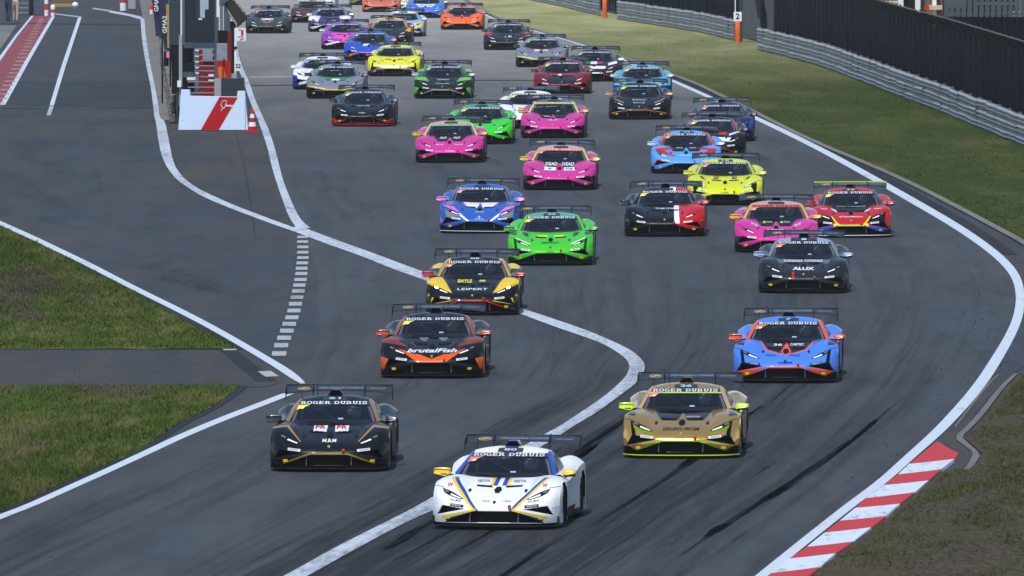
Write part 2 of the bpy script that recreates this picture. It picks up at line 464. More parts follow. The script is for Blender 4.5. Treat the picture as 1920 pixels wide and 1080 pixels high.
# slab-serif capitals for the windscreen strip
def slab_text(s, w, h, x, z):
    t, q = .20, .13                                   # stem and hairline, in units of a 1 x 1 letter
    B = lambda a, b, c, d: [(a, b), (c, b), (c, d), (a, d)]
    ring = lambda x0, x1, y0, y1, a0=0, a1=360: [[((x0 + x1) / 2 + (x1 - x0) / 2 * math.cos(R(a)) * k, (y0 + y1) / 2 + (y1 - y0) / 2 * math.sin(R(a)) * l)
              for a, k, l in ((u, 1, 1), (v, 1, 1), (v, 1 - 2 * t / (x1 - x0), 1 - 2 * q / (y1 - y0)), (u, 1 - 2 * t / (x1 - x0), 1 - 2 * q / (y1 - y0)))]
              for u, v in zip(np.linspace(a0, a1, 15)[:-1], np.linspace(a0, a1, 15)[1:])]
    stem = lambda c: [B(c - t / 2, 0, c + t / 2, 1), B(c - .2, 0, c + .2, q), B(c - .2, 1 - q, c + .2, 1)]
    g = {}
    g['I'] = stem(.25); g['O'] = ring(.02, 1.0, 0, 1)
    g['G'] = ring(.02, 1.0, 0, 1, 40, 320) + [B(.55, .38, 1.02, .38 + q), B(.78, .1, .98, .45)]
    g['D'] = stem(.22) + ring(-.4, 1.0, 0, 1, -90, 90); g['D'] += [B(.22, 0, .4, q), B(.22, 1 - q, .4, 1)]
    g['R'] = stem(.22) + ring(.05, .88, .42, 1, -90, 90) + [B(.22, 1 - q, .5, 1), B(.22, .42, .5, .42 + q), [(.48, .45), (.7, .45), (1.0, .05), (.75, .05)], B(.72, 0, 1.06, q)]
    g['B'] = stem(.22) + ring(.05, .85, .46, 1, -90, 90) + ring(.05, .95, 0, .58, -90, 90) + [B(.22, 0, .5, q), B(.22, 1 - q, .5, 1)]
    g['E'] = stem(.22) + [B(.2, 0, .9, q), B(.2, 1 - q, .9, 1), B(.2, .44, .7, .44 + q), B(.76, 0, .9, .3), B(.76, .7, .9, 1), B(.6, .34, .7, .68)]
    g['U'] = [B(.15, .3, .35, 1), B(.7, .3, .88, 1), B(.02, 1 - q, .46, 1), B(.58, 1 - q, 1.0, 1)] + ring(.15, .88, 0, .7, 180, 360)
    g['S'] = ring(.05, .85, .46, 1, 20, 270) + ring(.05, .9, 0, .58, -160, 90) + [B(.72, .68, .84, 1), B(.06, 0, .18, .34)]
    wd = {'I': .5, ' ': .5}
    cur = 0; polys = []
    for ch in s:
        for p in g.get(ch, []): polys.append([(cur + a, b) for a, b in p])
        cur += wd.get(ch, 1.0) + .12
    k = w / cur
    return [[(x - w / 2 + a * k, z - h / 2 + b * h) for a, b in p] for p in polys]

WT = BVHTree.FromPolygons([v.co for v in MESH['windshield'].vertices], [p.vertices for p in MESH['windshield'].polygons])
PART = []                                             # (name, mesh, material key, parent part or None, offset)
def part(name, me, key, parent=None, loc=None, opt=None):
    if len(me.materials) == 0: me.materials.append(M.get(key))
    PART.append((name, me, key, parent, loc, opt)); return len(PART) - 1
for nm in ('front_bumper', 'hood', 'front_fender#l', 'front_fender#r', 'door#l', 'door#r', 'rear_fender#l', 'rear_fender#r', 'roof', 'engine_cover'):
    part(nm.split('#')[0], MESH[nm], 'PAINT')
i_ws = part('windshield', MESH['windshield'], 'GLASS')
for s in '#l', '#r':
    part('windshield_pillar', MESH['windshield_pillar' + s], 'PILLAR')
    part('side_window', MESH['side_window' + s], 'GLASS'); part('side_skirt', MESH['side_skirt' + s], 'black')
part('rear_bumper', MESH['rear_bumper'], 'black')
EDGE_T = .88
strip_p = [(-.575, 1.085), (.575, 1.085), (.555, 1.148), (-.555, 1.148)]
i_st = part('sun_strip', decal('sun_strip', [strip_p], .010), 'STRIP', i_ws)
V, F = [], []
part('strip_lettering', decal('strip_lettering', slab_text('ROGER DUBUIS', 1.08, .047, 0, 1.115), .016, None, .05), 'STRIPTEXT', i_ws)
part('corner_sticker', decal('corner_sticker', [[(-.575, 1.078), (-.38, 1.083), (-.48, 1.045), (-.605, .995)]], .014), 'CORNER', i_ws)
part('class_mark', decal('class_mark', [[(-.53, 1.03), (-.46, 1.045), (-.49, 1.015), (-.55, 1.01)]], .018), 'white', i_ws)
part('window_sticker', decal('window_sticker', [[(.09, .85), (.17, .85), (.17, .872), (.09, .872)]], .008), 'PALEBLUE', i_ws)
# radiator behind the intake, with fins
V = []; F = []
xs = np.linspace(-.9, .9, 19)
for x in xs:
    y = yfront(x) + .13
    V += [(x, y, .07), (x, y + .02, .40)]
F = [(2 * i, 2 * i + 2, 2 * i + 3, 2 * i + 1) for i in range(18)]
i_rad = part('radiator_grille', mesh('radiator_grille', V, F), 'GRILLE')
for s in (-1, 1):
    m = MB(); x = s * .36; y = yfront(x) + .015
    m.box((x - .006, y, .105), (x + .006, y + .11, .262)); part('intake_fin', m.me('intake_fin'), 'grey', i_rad)
# splitter
def splitter_mesh(y_off, z0, z1, depth, w=.955):
    V = []; F = []; xs = np.linspace(-w, w, 33)
    for x in xs:
        y = yfront(min(abs(x), .94)) - y_off
        V += [(x, y, z0), (x, y, z1), (x, y + depth, z1), (x, y + depth, z0)]
    for i in range(32):
        a = 4 * i; F += [(a + k, a + (k + 1) % 4, a + 4 + (k + 1) % 4, a + 4 + k) for k in range(4)]
    F += [(0, 1, 2, 3), (131, 130, 129, 128)]
    return mesh('splitter', V, F)
i_sp = part('splitter', splitter_mesh(.05, .048, .072, .4), 'SPLIT')
part('splitter_edge', splitter_mesh(.054, .052, .068, .006, .957), 'SPLITTRIM', i_sp, opt='trim')
m = MB()
for s in (-1, 1):
    m.box((s * .93 - .012, .36, .07), (s * .93 + .012, .62, .19))
part('corner_vane', m.me('corner_vane'), 'black', i_sp)
# flat floor
m = MB(); m.box((-.86, .3, .045), (.86, 4.4, .075)); part('floor_panel', m.me('floor_panel'), 'dark')
# headlights
HL = [(.805, .622), (.70, .585), (.60, .535), (.465, .457), (.53, .452), (.70, .512), (.775, .56)]
DR = [(.665, .535), (.50, .463), (.525, .457), (.675, .512)]
PJ = [(.775, .598), (.705, .572), (.705, .545), (.765, .565)]
for s in (1, -1):
    f = (lambda p: p) if s > 0 else mir
    i_h = part('headlight', decal('headlight', [f(HL)], .004), 'LENS')
    part('light_strip', decal('light_strip', [f(DR)], .008), 'led', i_h)
    part('projector', decal('projector', [f(PJ)], .008), 'PROJ', i_h)
    part('hood_pin', decal('hood_pin', [[(s * .42 + .026 * math.cos(a), .585 + .026 * math.sin(a)) for a in np.arange(6) * math.pi / 3]], .009), 'black')
    part('sponsor_sticker', decal('sponsor_sticker', [f([(.46, .327), (.66, .352), (.655, .392), (.45, .366)])], .004), 'STICK')
    part('sticker_lettering', lettering('sticker_lettering', [('HANKOOK', .15, .022, s * .562, .36, dict(bold=.01, shear=s * .13))], .009), 'STICKTEXT', len(PART) - 1)
    part('fluid_sticker', decal('fluid_sticker', [f([(.655, .168), (.725, .165), (.735, .208), (.66, .21)])], .005), 'yellow')
    part('hood_vent', decal('hood_vent', [f([(.095, .630), (.33, .645), (.35, .668), (.11, .655)])], .008), 'dark')
    part('panel_gap', decal('panel_gap', [f([(.79, .63), (.935, .655), (.935, .661), (.785, .637)])], .003), 'black')
part('nose_scoop', decal('nose_scoop', [[(.058 * math.cos(a), .592 + .052 * math.sin(a)) for a in np.arange(6) * math.pi / 3]], .009), 'dark')
part('emblem', decal('emblem', [[(-.022, .43), (.022, .43), (.02, .40), (0, .385), (-.02, .40)]], .005), 'EMBLEM')
m = MB(); p = onto(.235, .345, 0)
m.box((p.x - .022, p.y - .05, p.z - .02), (p.x + .022, p.y + .02, p.z + .03), bev=.008); part('tow_hook', m.me('tow_hook'), 'TOW')
# cowl and wiper
m = MB(); m.tube([onto(.05, .795, .012), onto(-.12, .80, .012), onto(-.40, .812, .012)], .009, 5); part('wiper', m.me('wiper'), 'black')
# mirrors
for s in (1, -1):
    bm = bmesh.new(); bmesh.ops.create_cube(bm, size=1)
    bmesh.ops.subdivide_edges(bm, edges=bm.edges, cuts=3, use_grid_fill=True)
    for v in bm.verts:
        x, y, z = v.co * 2
        k = 1 - .18 * (y * y) - .10 * (x * x)
        v.co = Vector((s * (.955 + .105 * x), 1.74 + .075 * y * (1 - .15 * z) , .765 + (.050 + .012 * -x) * z * k + .01 * x))
    bmesh.ops.bevel(bm, geom=[e for e in bm.edges if e.calc_face_angle(0) > 1], offset=.015, segments=2, affect='EDGES')
    bmesh.ops.recalc_face_normals(bm, faces=bm.faces)
    me = bpy.data.meshes.new('mirror'); bm.to_mesh(me); bm.free(); me.polygons.foreach_set('use_smooth', [True] * len(me.polygons))
    i_m = part('mirror', me, 'MIRROR')
    m = MB(); m.box((min(s * .875, s * 1.045), 1.655, .708), (max(s * .875, s * 1.045), 1.80, .742), bev=.012); part('mirror_base', m.me('mirror_base'), 'black', i_m)
    m = MB(); m.tube([(s * .93, 1.75, .73), (s * .86, 1.77, .70), (s * .80, 1.78, .71)], [.028, .03, .035], 6); part('mirror_arm', m.me('mirror_arm', True), 'black', i_m)
# roof scoop, antennas, number panel
hexo = [(-.125, 1.105), (-.07, 1.185), (.07, 1.185), (.125, 1.105), (.09, 1.075), (-.09, 1.075)]
hexi = [(-.105, 1.106), (-.062, 1.172), (.062, 1.172), (.105, 1.106), (.08, 1.085), (-.08, 1.085)]
V = [(x, 2.72, z) for x, z in hexo] + [(x, 2.72, z) for x, z in hexi] + [(x * .9, 3.1, z - .01) for x, z in hexo] + [(x * .3, 3.6, .96 + (z - 1.075) * .2) for x, z in hexo] + [(x, 2.95, z) for x, z in hexi]
F = []
for k in range(6):
    l = (k + 1) % 6
    F += [(k, l, 6 + l, 6 + k), (k, 12 + k, 12 + l, l), (12 + k, 18 + k, 18 + l, 12 + l), (6 + k, 6 + l, 24 + l, 24 + k)]
i_sc = part('roof_scoop', mesh('roof_scoop', V, F), 'SCOOP')
part('scoop_mouth', mesh('scoop_mouth', [(x, 2.80, z) for x, z in hexi], [tuple(range(6))]), 'dark', i_sc)
m = MB(); m.tube([(-.30, 2.9, 1.09), (-.30, 2.92, 1.26)], .006, 5); part('antenna', m.me('antenna'), 'black')
m = MB(); m.tube([(-.56, 3.0, 1.0), (-.56, 3.02, 1.17)], .006, 5); part('antenna', m.me('antenna'), 'black')
part('number_panel', decal('number_panel', [[(-.19, 1.165), (.19, 1.165), (.185, 1.226), (-.185, 1.226)]], .005), 'NUMPANEL')
# rear wing
prof = [(0, 0), (.03, .035), (.10, .065), (.18, .095), (.26, .13), (.285, .142), (.285, .134), (.2, .075), (.12, .035), (.05, .0), (.015, -.012)]
xs = [-.865, -.80, -.65, -.42, -.2, 0, .2, .42, .65, .80, .865]
V = []; F = []; n = len(prof)
for x in xs:
    d = -.055 * max(0, (abs(x) - .35) / .5) ** 1.6
    for a, b in prof: V.append((x, 4.12 + a, 1.098 + b * .60 + d * (1 - a / .5)))
for i in range(len(xs) - 1):
    for k in range(n): F.append((i * n + k, i * n + (k + 1) % n, (i + 1) * n + (k + 1) % n, (i + 1) * n + k))
F += [tuple(range(n)), tuple((len(xs) - 1) * n + k for k in range(n))[::-1]]
wing_me = mesh('rear_wing', V, F)
bmw = bmesh.new(); bmw.from_mesh(wing_me); bmesh.ops.recalc_face_normals(bmw, faces=bmw.faces); bmw.to_mesh(wing_me); bmw.free()
WING = BVHTree.FromPolygons([v.co for v in wing_me.vertices], [p.vertices for p in wing_me.polygons])
i_w = part('rear_wing', wing_me, 'WING')
for s in (1, -1):
    m = MB(); m.prism([(4.04, .985), (4.10, .945), (4.20, 1.00), (4.44, 1.10), (4.46, 1.18), (4.10, 1.13), (4.04, 1.08)], 'x', s * .866, s * .876)
    part('wing_endplate', m.me('wing_endplate'), 'black', i_w)
    m = MB(); m.prism([(4.02, .85), (4.20, .85), (4.12, 1.02), (4.10, 1.12), (4.16, 1.15), (4.28, 1.18), (4.28, 1.205), (4.12, 1.185), (4.04, 1.14), (4.03, 1.02)], 'x', s * .415, s * .430)
    part('wing_support', m.me('wing_support'), 'black', i_w)
m = MB(); m.box((-.865, 4.392, 1.166), (.865, 4.412, 1.190)); part('wing_lip', m.me('wing_lip'), 'WINGLIP', i_w)
part('wing_lettering', lettering('wing_lettering', [('SQUADRA CORSE', .72, .024, .03, 1.374, dict(bold=.006)), ('SUPER TROFEO', .26, .016, .63, 1.369, dict(bold=.004))], .006, WING), 'WINGTEXT', i_w)
ring = []
for u, v in zip(np.linspace(0, 2 * math.pi, 17)[:-1], np.linspace(0, 2 * math.pi, 17)[1:]):
    ring.append([(-.58 + .10 * k * math.cos(a), 1.366 + .026 * k * math.sin(a)) for a, k in ((u, 1), (v, 1), (v, .84), (u, .84))])
ring.append([(-.65, 1.352), (-.58, 1.36), (-.50, 1.378), (-.56, 1.381), (-.62, 1.37)])
part('wing_emblem', decal('wing_emblem', ring, .006, WING, None), 'gold', i_w)
# wheels
def wheel_meshes(wd):
    m = MB(); h = wd / 2
    m.lathe([(.235, -h + .01), (.30, -h), (.322, -h + .03), (.327, -h * .5), (.327, h * .5), (.322, h - .03), (.30, h), (.235, h - .01), (.225, 0), (.235, -h + .01)], 28, 'x')
    t = m.me('tyre', True)
    m = MB(); m.lathe([(.238, -h + .02), (.225, -h + .05), (.215, h * .4), (.22, h - .04), (.238, h - .012)], 24, 'x')
    for k in range(10):
        a = 2 * math.pi * k / 10; rot = Matrix.Rotation(a, 4, 'X')
        for s in (-1, 1):
            V = [(s * (h - .05), -.016, .05), (s * (h - .05), .016, .05), (s * (h - .03), .011, .225), (s * (h - .03), -.011, .225),
                 (s * (h - .08), -.016, .05), (s * (h - .08), .016, .05), (s * (h - .06), .011, .225), (s * (h - .06), -.011, .225)]
            m.add([rot @ Vector(v) for v in V], [(0, 1, 2, 3), (7, 6, 5, 4), (0, 4, 5, 1), (1, 5, 6, 2), (2, 6, 7, 3), (3, 7, 4, 0)])
    m.lathe([(.0, h - .035), (.055, h - .04), (.06, h - .09), (.06, -h + .09), (.055, -h + .04), (0, -h + .035)], 12, 'x')
    r = m.me('rim')
    return t, r
tf, rf = wheel_meshes(.29); tr, rr = wheel_meshes(.33)
for x, y, tm, rm in ((.80, .98, tf, rf), (-.80, .98, tf, rf), (.79, 3.6, tr, rr), (-.79, 3.6, tr, rr)):
    part('wheel', None if False else tm, 'tyre', None, (x, y, .327)); part('rim', rm, 'rim', len(PART) - 1)
# cabin seen through the glass
m = MB(); m.prism([(1.50, .55), (1.62, .735), (1.85, .75), (1.95, .55)], 'x', -.60, .60); part('dashboard', m.me('dashboard'), 'CABIN')
m = MB(); m.lathe([(.145, -.012), (.165, 0), (.145, .012)], 14, 'z'); me_ = m.me('steering_wheel')
for v in me_.vertices: v.co = Vector((.30 + v.co.x, 2.02 + v.co.z + v.co.y * .45, .80 + v.co.y * .8))
part('steering_wheel', me_, 'black')
m = MB(); m.box((.10, 2.62, .30), (.52, 2.74, 1.00), bev=.04); m.box((.10, 2.46, .72), (.15, 2.7, .98)); m.box((.47, 2.46, .72), (.52, 2.7, .98)); part('seat', m.me('seat'), 'SEAT')
m = MB(); m.lathe([(0, -.14), (.10, -.12), (.13, -.03), (.13, .05), (.09, .12), (0, .145)], 14, 'z', (.31, 2.50, .88)); part('helmet', m.me('helmet', True), 'HELMET')
m = MB()
for s in (-1, 1):
    m.tube([(s * .66, 1.86, .70), (s * .60, 2.10, .86), (s * .53, 2.40, .965), (s * .50, 2.75, .99)], .022, 6); m.tube([(s * .50, 2.75, .99), (s * .62, 2.80, .4)], .024, 6)
m.tube([(-.50, 2.75, 1.0), (.50, 2.75, 1.0)], .024, 6); m.tube([(-.50, 2.75, .98), (.45, 2.78, .45)], .022, 6); m.tube([(-.53, 2.38, .96), (.53, 2.38, .96)], .018, 6)
part('roll_cage', m.me('roll_cage'), 'CAGE')
# dark liner so that the arches are not see-through
m = MB(); m.box((-.60, .75, .10), (.60, 4.3, .30)); part('chassis', m.me('chassis'), 'dark')

# ------------------------------------------------------------------ liveries
M['GLASS'] = plain('windscreen_glass', (.032, .038, .058), .06, coat=0, var=.6, scale=2.0)
t_ = NT('windscreen_glass'); t_.set(Base_Color=(.010, .014, .024), Roughness=.05, Alpha=.52); M['GLASS'] = t_.m
M['CABIN'] = plain('cabin_dark', (.03, .03, .034), .7); M['SEAT'] = plain('seat_grey', (.10, .10, .11), .7); M['HELMET'] = plain('helmet_white', (.6, .62, .66), .3); M['CAGE'] = plain('cage_grey', (.42, .44, .48), .5)
M['GRILLE'] = plain('grille_mesh', (.008, .008, .009), .6)
M['LENS'] = plain('headlight_lens', (.010, .011, .014), .12)
M['PROJ'] = plain('projector_lens', (.25, .25, .24), .15, .5)
M['PALEBLUE'] = plain('pale_blue_sticker', (.35, .48, .7), .4)
M['WINGTEXT'] = plain('wing_text', (.30, .38, .52), .4)
M['PANEL'] = plain('number_panel_black', (.02, .03, .05), .35)
M['tow_red'] = plain('tow_red', (.6, .05, .03), .5)
c8 = lambda r, g, b, k=.88: tuple(x * k for x in srgb(r, g, b))
COL = {}
def paint(col, rough=.32, metal=0.0):
    key = (tuple(round(x, 4) for x in col), rough, metal)
    if key not in COL: COL[key] = plain('paint_flat', col, rough, metal, .5, .05)
    return COL[key]
def livery(name, base, layers, rough=.34, metal=0.0):
    t = NT(name)
    sp = t.n('ShaderNodeSeparateXYZ', ins={0: t.n('ShaderNodeTexCoord').outputs['Object']})
    zi = t.math('MULTIPLY_ADD', sp.outputs[1], SH, sp.outputs[2])
    ax = t.math('ABSOLUTE', sp.outputs[0])
    va = t.n('ShaderNodeCombineXYZ', ins={0: sp.outputs[0], 1: zi, 2: 1.0}).outputs[0]
    vs = t.n('ShaderNodeCombineXYZ', ins={0: ax, 1: zi, 2: 1.0}).outputs[0]
    nz = t.noise(t.n('ShaderNodeTexCoord').outputs['Object'], 5.0, 4)
    out = t.mix(nz, tuple(x * .95 for x in base), tuple(min(1, x * 1.05) for x in base))
    for col, poly, sym in layers:
        P = [Vector(p) for p in poly]; c = sum(P, Vector((0, 0))) / len(P); cur = None
        for i in range(len(P)):
            a, b = P[i], P[(i + 1) % len(P)]; e = b - a
            if e.length < 1e-6: continue
            n = Vector((e.y, -e.x)).normalized()
            if n.dot(c - a) < 0: n = -n
            d = t.n('ShaderNodeVectorMath', operation='DOT_PRODUCT', ins={0: vs if sym else va, 1: (n.x, n.y, -n.dot(a))}).outputs['Value']
            cur = d if cur is None else t.math('MINIMUM', cur, d)
        out = t.mix(t.math('GREATER_THAN', cur, 0.0), out, col)
    rg = t.n('ShaderNodeMapRange', ins={0: nz, 1: .3, 2: .7, 3: rough - .05, 4: rough + .08}).outputs[0]
    t.set(Base_Color=out, Roughness=rg, Metallic=metal, Coat_Weight=.32, Coat_Roughness=.03)
    t.b.inputs['Specular IOR Level'].default_value = .12
    return t.m
# regions of the bodywork seen from the front, (x or |x|, z + SH*y)
HOODPANEL = [(0, .80), (.47, .80), (.41, .71), (.34, .63), (0, .63)]
HOODCTR = [(0, .80), (.30, .80), (.28, .66), (0, .66)]
ARROW = [(0, .755), (.012, .755), (.082, .61), (.05, .545), (0, .545)]
PATCH = [(.76, .79), (.94, .775), (.94, .725), (.77, .705)]
SLOT = [(.775, .62), (.835, .625), (.80, .36), (.735, .36)]
LOWV = [(.30, .305), (.88, .23), (.70, .12)]
CORN = [(.80, .37), (.96, .42), (.96, .10), (.865, .22)]
FACE = [(.835, .66), (1.0, .68), (1.0, .36), (.80, .36)]
LOW = [(0, .14), (1.1, .235), (1.1, -.1), (0, -.1)]
LINE1 = [(0, .308), (.315, .308), (.305, .278), (0, .278)]
LINE2 = [(.315, .308), (.745, .152), (.71, .128), (.30, .272)]
HLZONE = [(.44, .45), (.82, .63), (.80, .36), (.70, .36)]
UNDERHL = [(.46, .445), (.80, .60), (.77, .50), (.50, .40)]
FANGSURR = [(.40, .32), (.80, .40), (.90, .22)]
ROOF = [(0, 1.15), (.9, 1.05), (.9, 1.6), (0, 1.6)]
NOSE = [(0, .47), (.26, .47), (.22, .29), (0, .29)]
BLK, CHA = (.0045, .0055, .0085), (.014, .017, .023)
WHT, GRY = (.76, .79, .83), (.16, .18, .21)
PINK, YEL, ORG, RED = c8(206, 52, 150), c8(232, 232, 36), c8(240, 78, 30), c8(196, 22, 34)
GRN, LIME, BLU, LBL = c8(70, 200, 42), c8(200, 240, 20), c8(72, 130, 232), c8(84, 160, 236)
NAVY, PURP, GOLDY, SILV = c8(30, 52, 120), c8(120, 40, 150), c8(236, 184, 20), c8(122, 130, 144)
Lk = lambda col, *polys: [(col, p, True) for p in polys]
La = lambda col, *polys: [(col, p, False) for p in polys]
PINKL = Lk(BLK, HOODPANEL, FANGSURR, LOW, CORN) + Lk(PINK, LOWV, ARROW)
def T(*items): return items
CARS = []
def car(label, cx, y, base, layers=(), yaw=1.3, **k):
    CARS.append(dict(label=label, cx=cx, y=y, base=base, layers=list(layers), yaw=yaw, **k))

car('white race car with blue and yellow stripes leading the field', 925, 989, WHT,
    Lk(c8(40, 70, 170), [(.70, .79), (.645, .79), (.225, .28), (.27, .28)], [(.27, .285), (.74, .165), (.70, .125), (.27, .262)], [(.03, .80), (.10, .80), (.10, .66), (.035, .66)], [(0, 1.14), (.10, 1.14), (.10, 1.35), (0, 1.35)])
    + Lk(c8(250, 210, 20), [(.745, .79), (.70, .79), (.27, .28), (.315, .28)], [(.27, .31), (.80, .205), (.77, .165), (.27, .285)], [(.10, .80), (.145, .80), (.145, .66), (.10, .66)], [(.10, 1.14), (.155, 1.14), (.155, 1.35), (.10, 1.35)])
    + Lk(BLK, [(.9, .60), (1.1, .60), (1.1, -.1), (.96, -.1)][:0] or [(2, 2), (2.1, 2), (2.1, 2.1)]),
    yaw=6.0, pillar=c8(44, 74, 176), mirror=c8(240, 200, 30), corner='o', stick=BLK, scoop=c8(30, 52, 120), emblem=BLK, num='80', fin=True,
    texts=[((.05, .07, .08), [('VESTA', .20, .034, .27, .725), ('VESTA', .20, .034, -.27, .725)]), (c8(70, 150, 150), [('TRBA', .13, .024, .19, .425), ('TRBA', .13, .024, -.13, .425)]),
           (c8(220, 60, 40), [('W', .075, .05, .71, .665, dict(bold=.03)), ('W', .075, .05, -.71, .665, dict(bold=.03))]),
           (c8(50, 80, 180), [('BULL MARK', .16, .028, .58, .432, dict(shear=.14)), ('BULL MARK', .16, .028, -.58, .432, dict(shear=-.14)), ('TORCH', .10, .03, .89, .34, dict(shear=.3))])])
car('black race car with gold pinstripes and red and white hood panels', 616, 881, BLK,
    Lk(c8(176, 128, 62), [(.92, .735), (.93, .705), (.70, .735), (.69, .765)], [(.685, .77), (.70, .735), (.47, .485), (.458, .495)]) + Lk(c8(150, 122, 44), LINE1, LINE2) + La(c8(150, 128, 30), [(9, 9), (9.1, 9), (9, 9.1)]),
    yaw=1.6, pillar=c8(140, 110, 70), mirror=CHA, corner='y', num='61', numcol=(.35, .6, .75), trimline=True,
    panels=[((.75, .77, .8), [[(-.28, .655), (-.07, .645), (-.06, .75), (-.28, .75)], [(.28, .655), (.07, .645), (.06, .75), (.28, .75)]])],
    texts=[(RED, [('PR', .17, .055, -.172, .718, dict(bold=.04)), ('PR', .17, .055, .172, .718, dict(bold=.04))]), (WHT, [('M.B.M', .22, .055, 0, .50, dict(bold=.03))])])
car('metallic gold race car with lime green mirrors and lime intake outline', 1276, 856, (.82, .49, .13),
    Lk(BLK, HOODPANEL, PATCH, SLOT, FANGSURR, LOW) + Lk((.74, .44, .12), ARROW, LOWV) + Lk(LIME, UNDERHL, LINE1, LINE2),
    yaw=3.0, metal=.8, rough=.16, pillar=c8(196, 160, 110), mirror=LIME, corner='o', num='26', numcol=(.5, .7, .8), trim=LIME, striplime=True,
    texts=[(BLK, [('GRUPO PROM', .60, .048, 0, .485, dict(slant=.25))]), (RED, [('RACING', .20, .016, .17, .70)]), (WHT, [('EVOLUTION', .22, .02, .17, .68)])])
car('blue race car with orange mirrors and orange lower bumper wings near the outer white line', 1472, 715, BLU,
    Lk(ORG, [(0, .80), (.50, .80), (.435, .71), (.37, .62), (.14, .55), (0, .55)]) + Lk(BLK, HOODPANEL, [(0, .70), (.34, .63), (.13, .565), (0, .565)], SLOT, PATCH, FANGSURR, LOW) + Lk(ORG, ARROW, [(0, .66), (.10, .60), (0, .50)], LOWV, LINE1),
    yaw=2.8, pillar=c8(240, 84, 60), mirror=ORG, corner='o', num='7', stick=BLK, emblem=BLK,
    texts=[(WHT, [('36', .16, .045, -.16, .71, dict(bold=.03)), ('CABTEC', .25, .045, .19, .715, dict(bold=.03))]), (c8(20, 34, 90), [('POLE', .18, .034, -.27, .513, dict(bold=.02)), ('POLE', .18, .034, .17, .513, dict(bold=.02)), ('CMR', .25, .032, 0, .375, dict(slant=.3, bold=.02))])])
car('black and orange race car with white script across its nose', 809, 706, BLK,
    Lk(c8(128, 50, 30), [(.93, .76), (.94, .70), (.56, .72), (.66, .78)], [(.92, .715), (.93, .68), (.45, .60), (.66, .735)], [(.40, .69), (.42, .68), (.31, .60), (.29, .60)]) + Lk(c8(226, 92, 26), [(0, .455), (.24, .455), (.36, .50), (.34, .44), (.27, .30), (0, .30)], CORN, [(.34, .47), (.62, .56), (.60, .54), (.27, .31)]) + Lk(CHA, [(0, .56), (.45, .56), (.45, .48), (.24, .46), (0, .46)]),
    yaw=1.6, pillar=c8(150, 66, 44), mirror=c8(190, 74, 40), corner='y',
    texts=[(WHT, [('brutalFish', .92, .075, 0, .512, dict(slant=.3, bold=.03))]), (c8(190, 200, 210), [('ESSENTIAL', .16, .03, -.17, .745), ('ESSENTIAL', .16, .03, .19, .745), ('TECH', .10, .025, -.17, .71), ('TECH', .10, .025, .19, .71)])])
car('yellow and black race car with headlights lit and red mirrors', 885, 588, BLK,
    Lk(c8(236, 200, 36), [(.94, .80), (.62, .80), (.56, .70), (.30, .40), (.80, .60), (.95, .655)], LOWV[:0] or [(.40, .30), (.83, .37), (.86, .23)], [(.6, 1.02), (.9, 1.0), (.9, 1.35), (.42, 1.35)]) + Lk(BLK, [(0, .80), (.47, .80), (.35, .60), (.26, .42), (0, .38)], [(2, 2), (2.1, 2), (2.1, 2.1)]) + Lk(RED, LINE1, LINE2),
    yaw=1.2, pillar=c8(190, 156, 60), mirror=RED, corner='o', num='88', numcol=(.35, .55, .65), lamps=True,
    texts=[(YEL, [('BAYLE', .29, .075, -.17, .71, dict(bold=.04)), ('AM', .13, .05, .18, .715, dict(bold=.05))]), (WHT, [('LEIPERT', .62, .045, 0, .535, dict(bold=.01))]), (c8(236, 200, 36), [('AR', .06, .05, .89, .42), ('AR', .06, .05, -.89, .42)])])
car('charcoal race car with a red tape strip on its nose', 1506, 547, CHA,
    Lk(c8(96, 104, 118), [(.36, .76), (.58, .75), (.52, .66), (.44, .66)], [(.9, .68), (.94, .68), (.94, .66), (.9, .66)]) + La(RED, [(-.245, .47), (-.20, .47), (-.19, .31), (-.24, .31)]) + Lk(c8(140, 160, 190), [(.28, 1.15), (.62, 1.12), (.62, 1.3), (.28, 1.3)]),
    yaw=1.5, mirror=c8(150, 170, 205), corner='o', pillar=c8(120, 130, 145), num='1',
    texts=[(WHT, [('conaxess', .40, .05, -.22, .705, dict(bold=.02)), ('conaxess', .40, .05, .21, .71, dict(bold=.02)), ('ALUX', .46, .07, 0, .53, dict(bold=.05))])])
car('bright green race car with dark slots beside its headlights', 1032, 495, GRN,
    Lk(c8(20, 60, 40), PATCH, SLOT, FANGSURR, LOW, [(.52, .76), (.66, .78), (.60, .70), (.50, .66)]) + Lk(GRN, LOWV, [(.78, .36), (.95, .40), (.95, .24), (.87, .23)]) + Lk(LIME, [(.08, .70), (.30, .71), (.28, .66), (.08, .66)]) + Lk(WHT, [(.45, .50), (.80, .65), (.80, .635), (.47, .485)]) + Lk(c8(70, 170, 150), [(.0, 1.15), (.5, 1.14), (.5, 1.3), (0, 1.3)]),
    yaw=1.1, mirror=c8(62, 160, 44), corner='y', num='99', emblem=BLK, texts=[(c8(20, 70, 30), [('GERHARDT', .42, .04, 0, .52, dict(slant=.3)), ('LVRR', .16, .03, 0, .31)])])
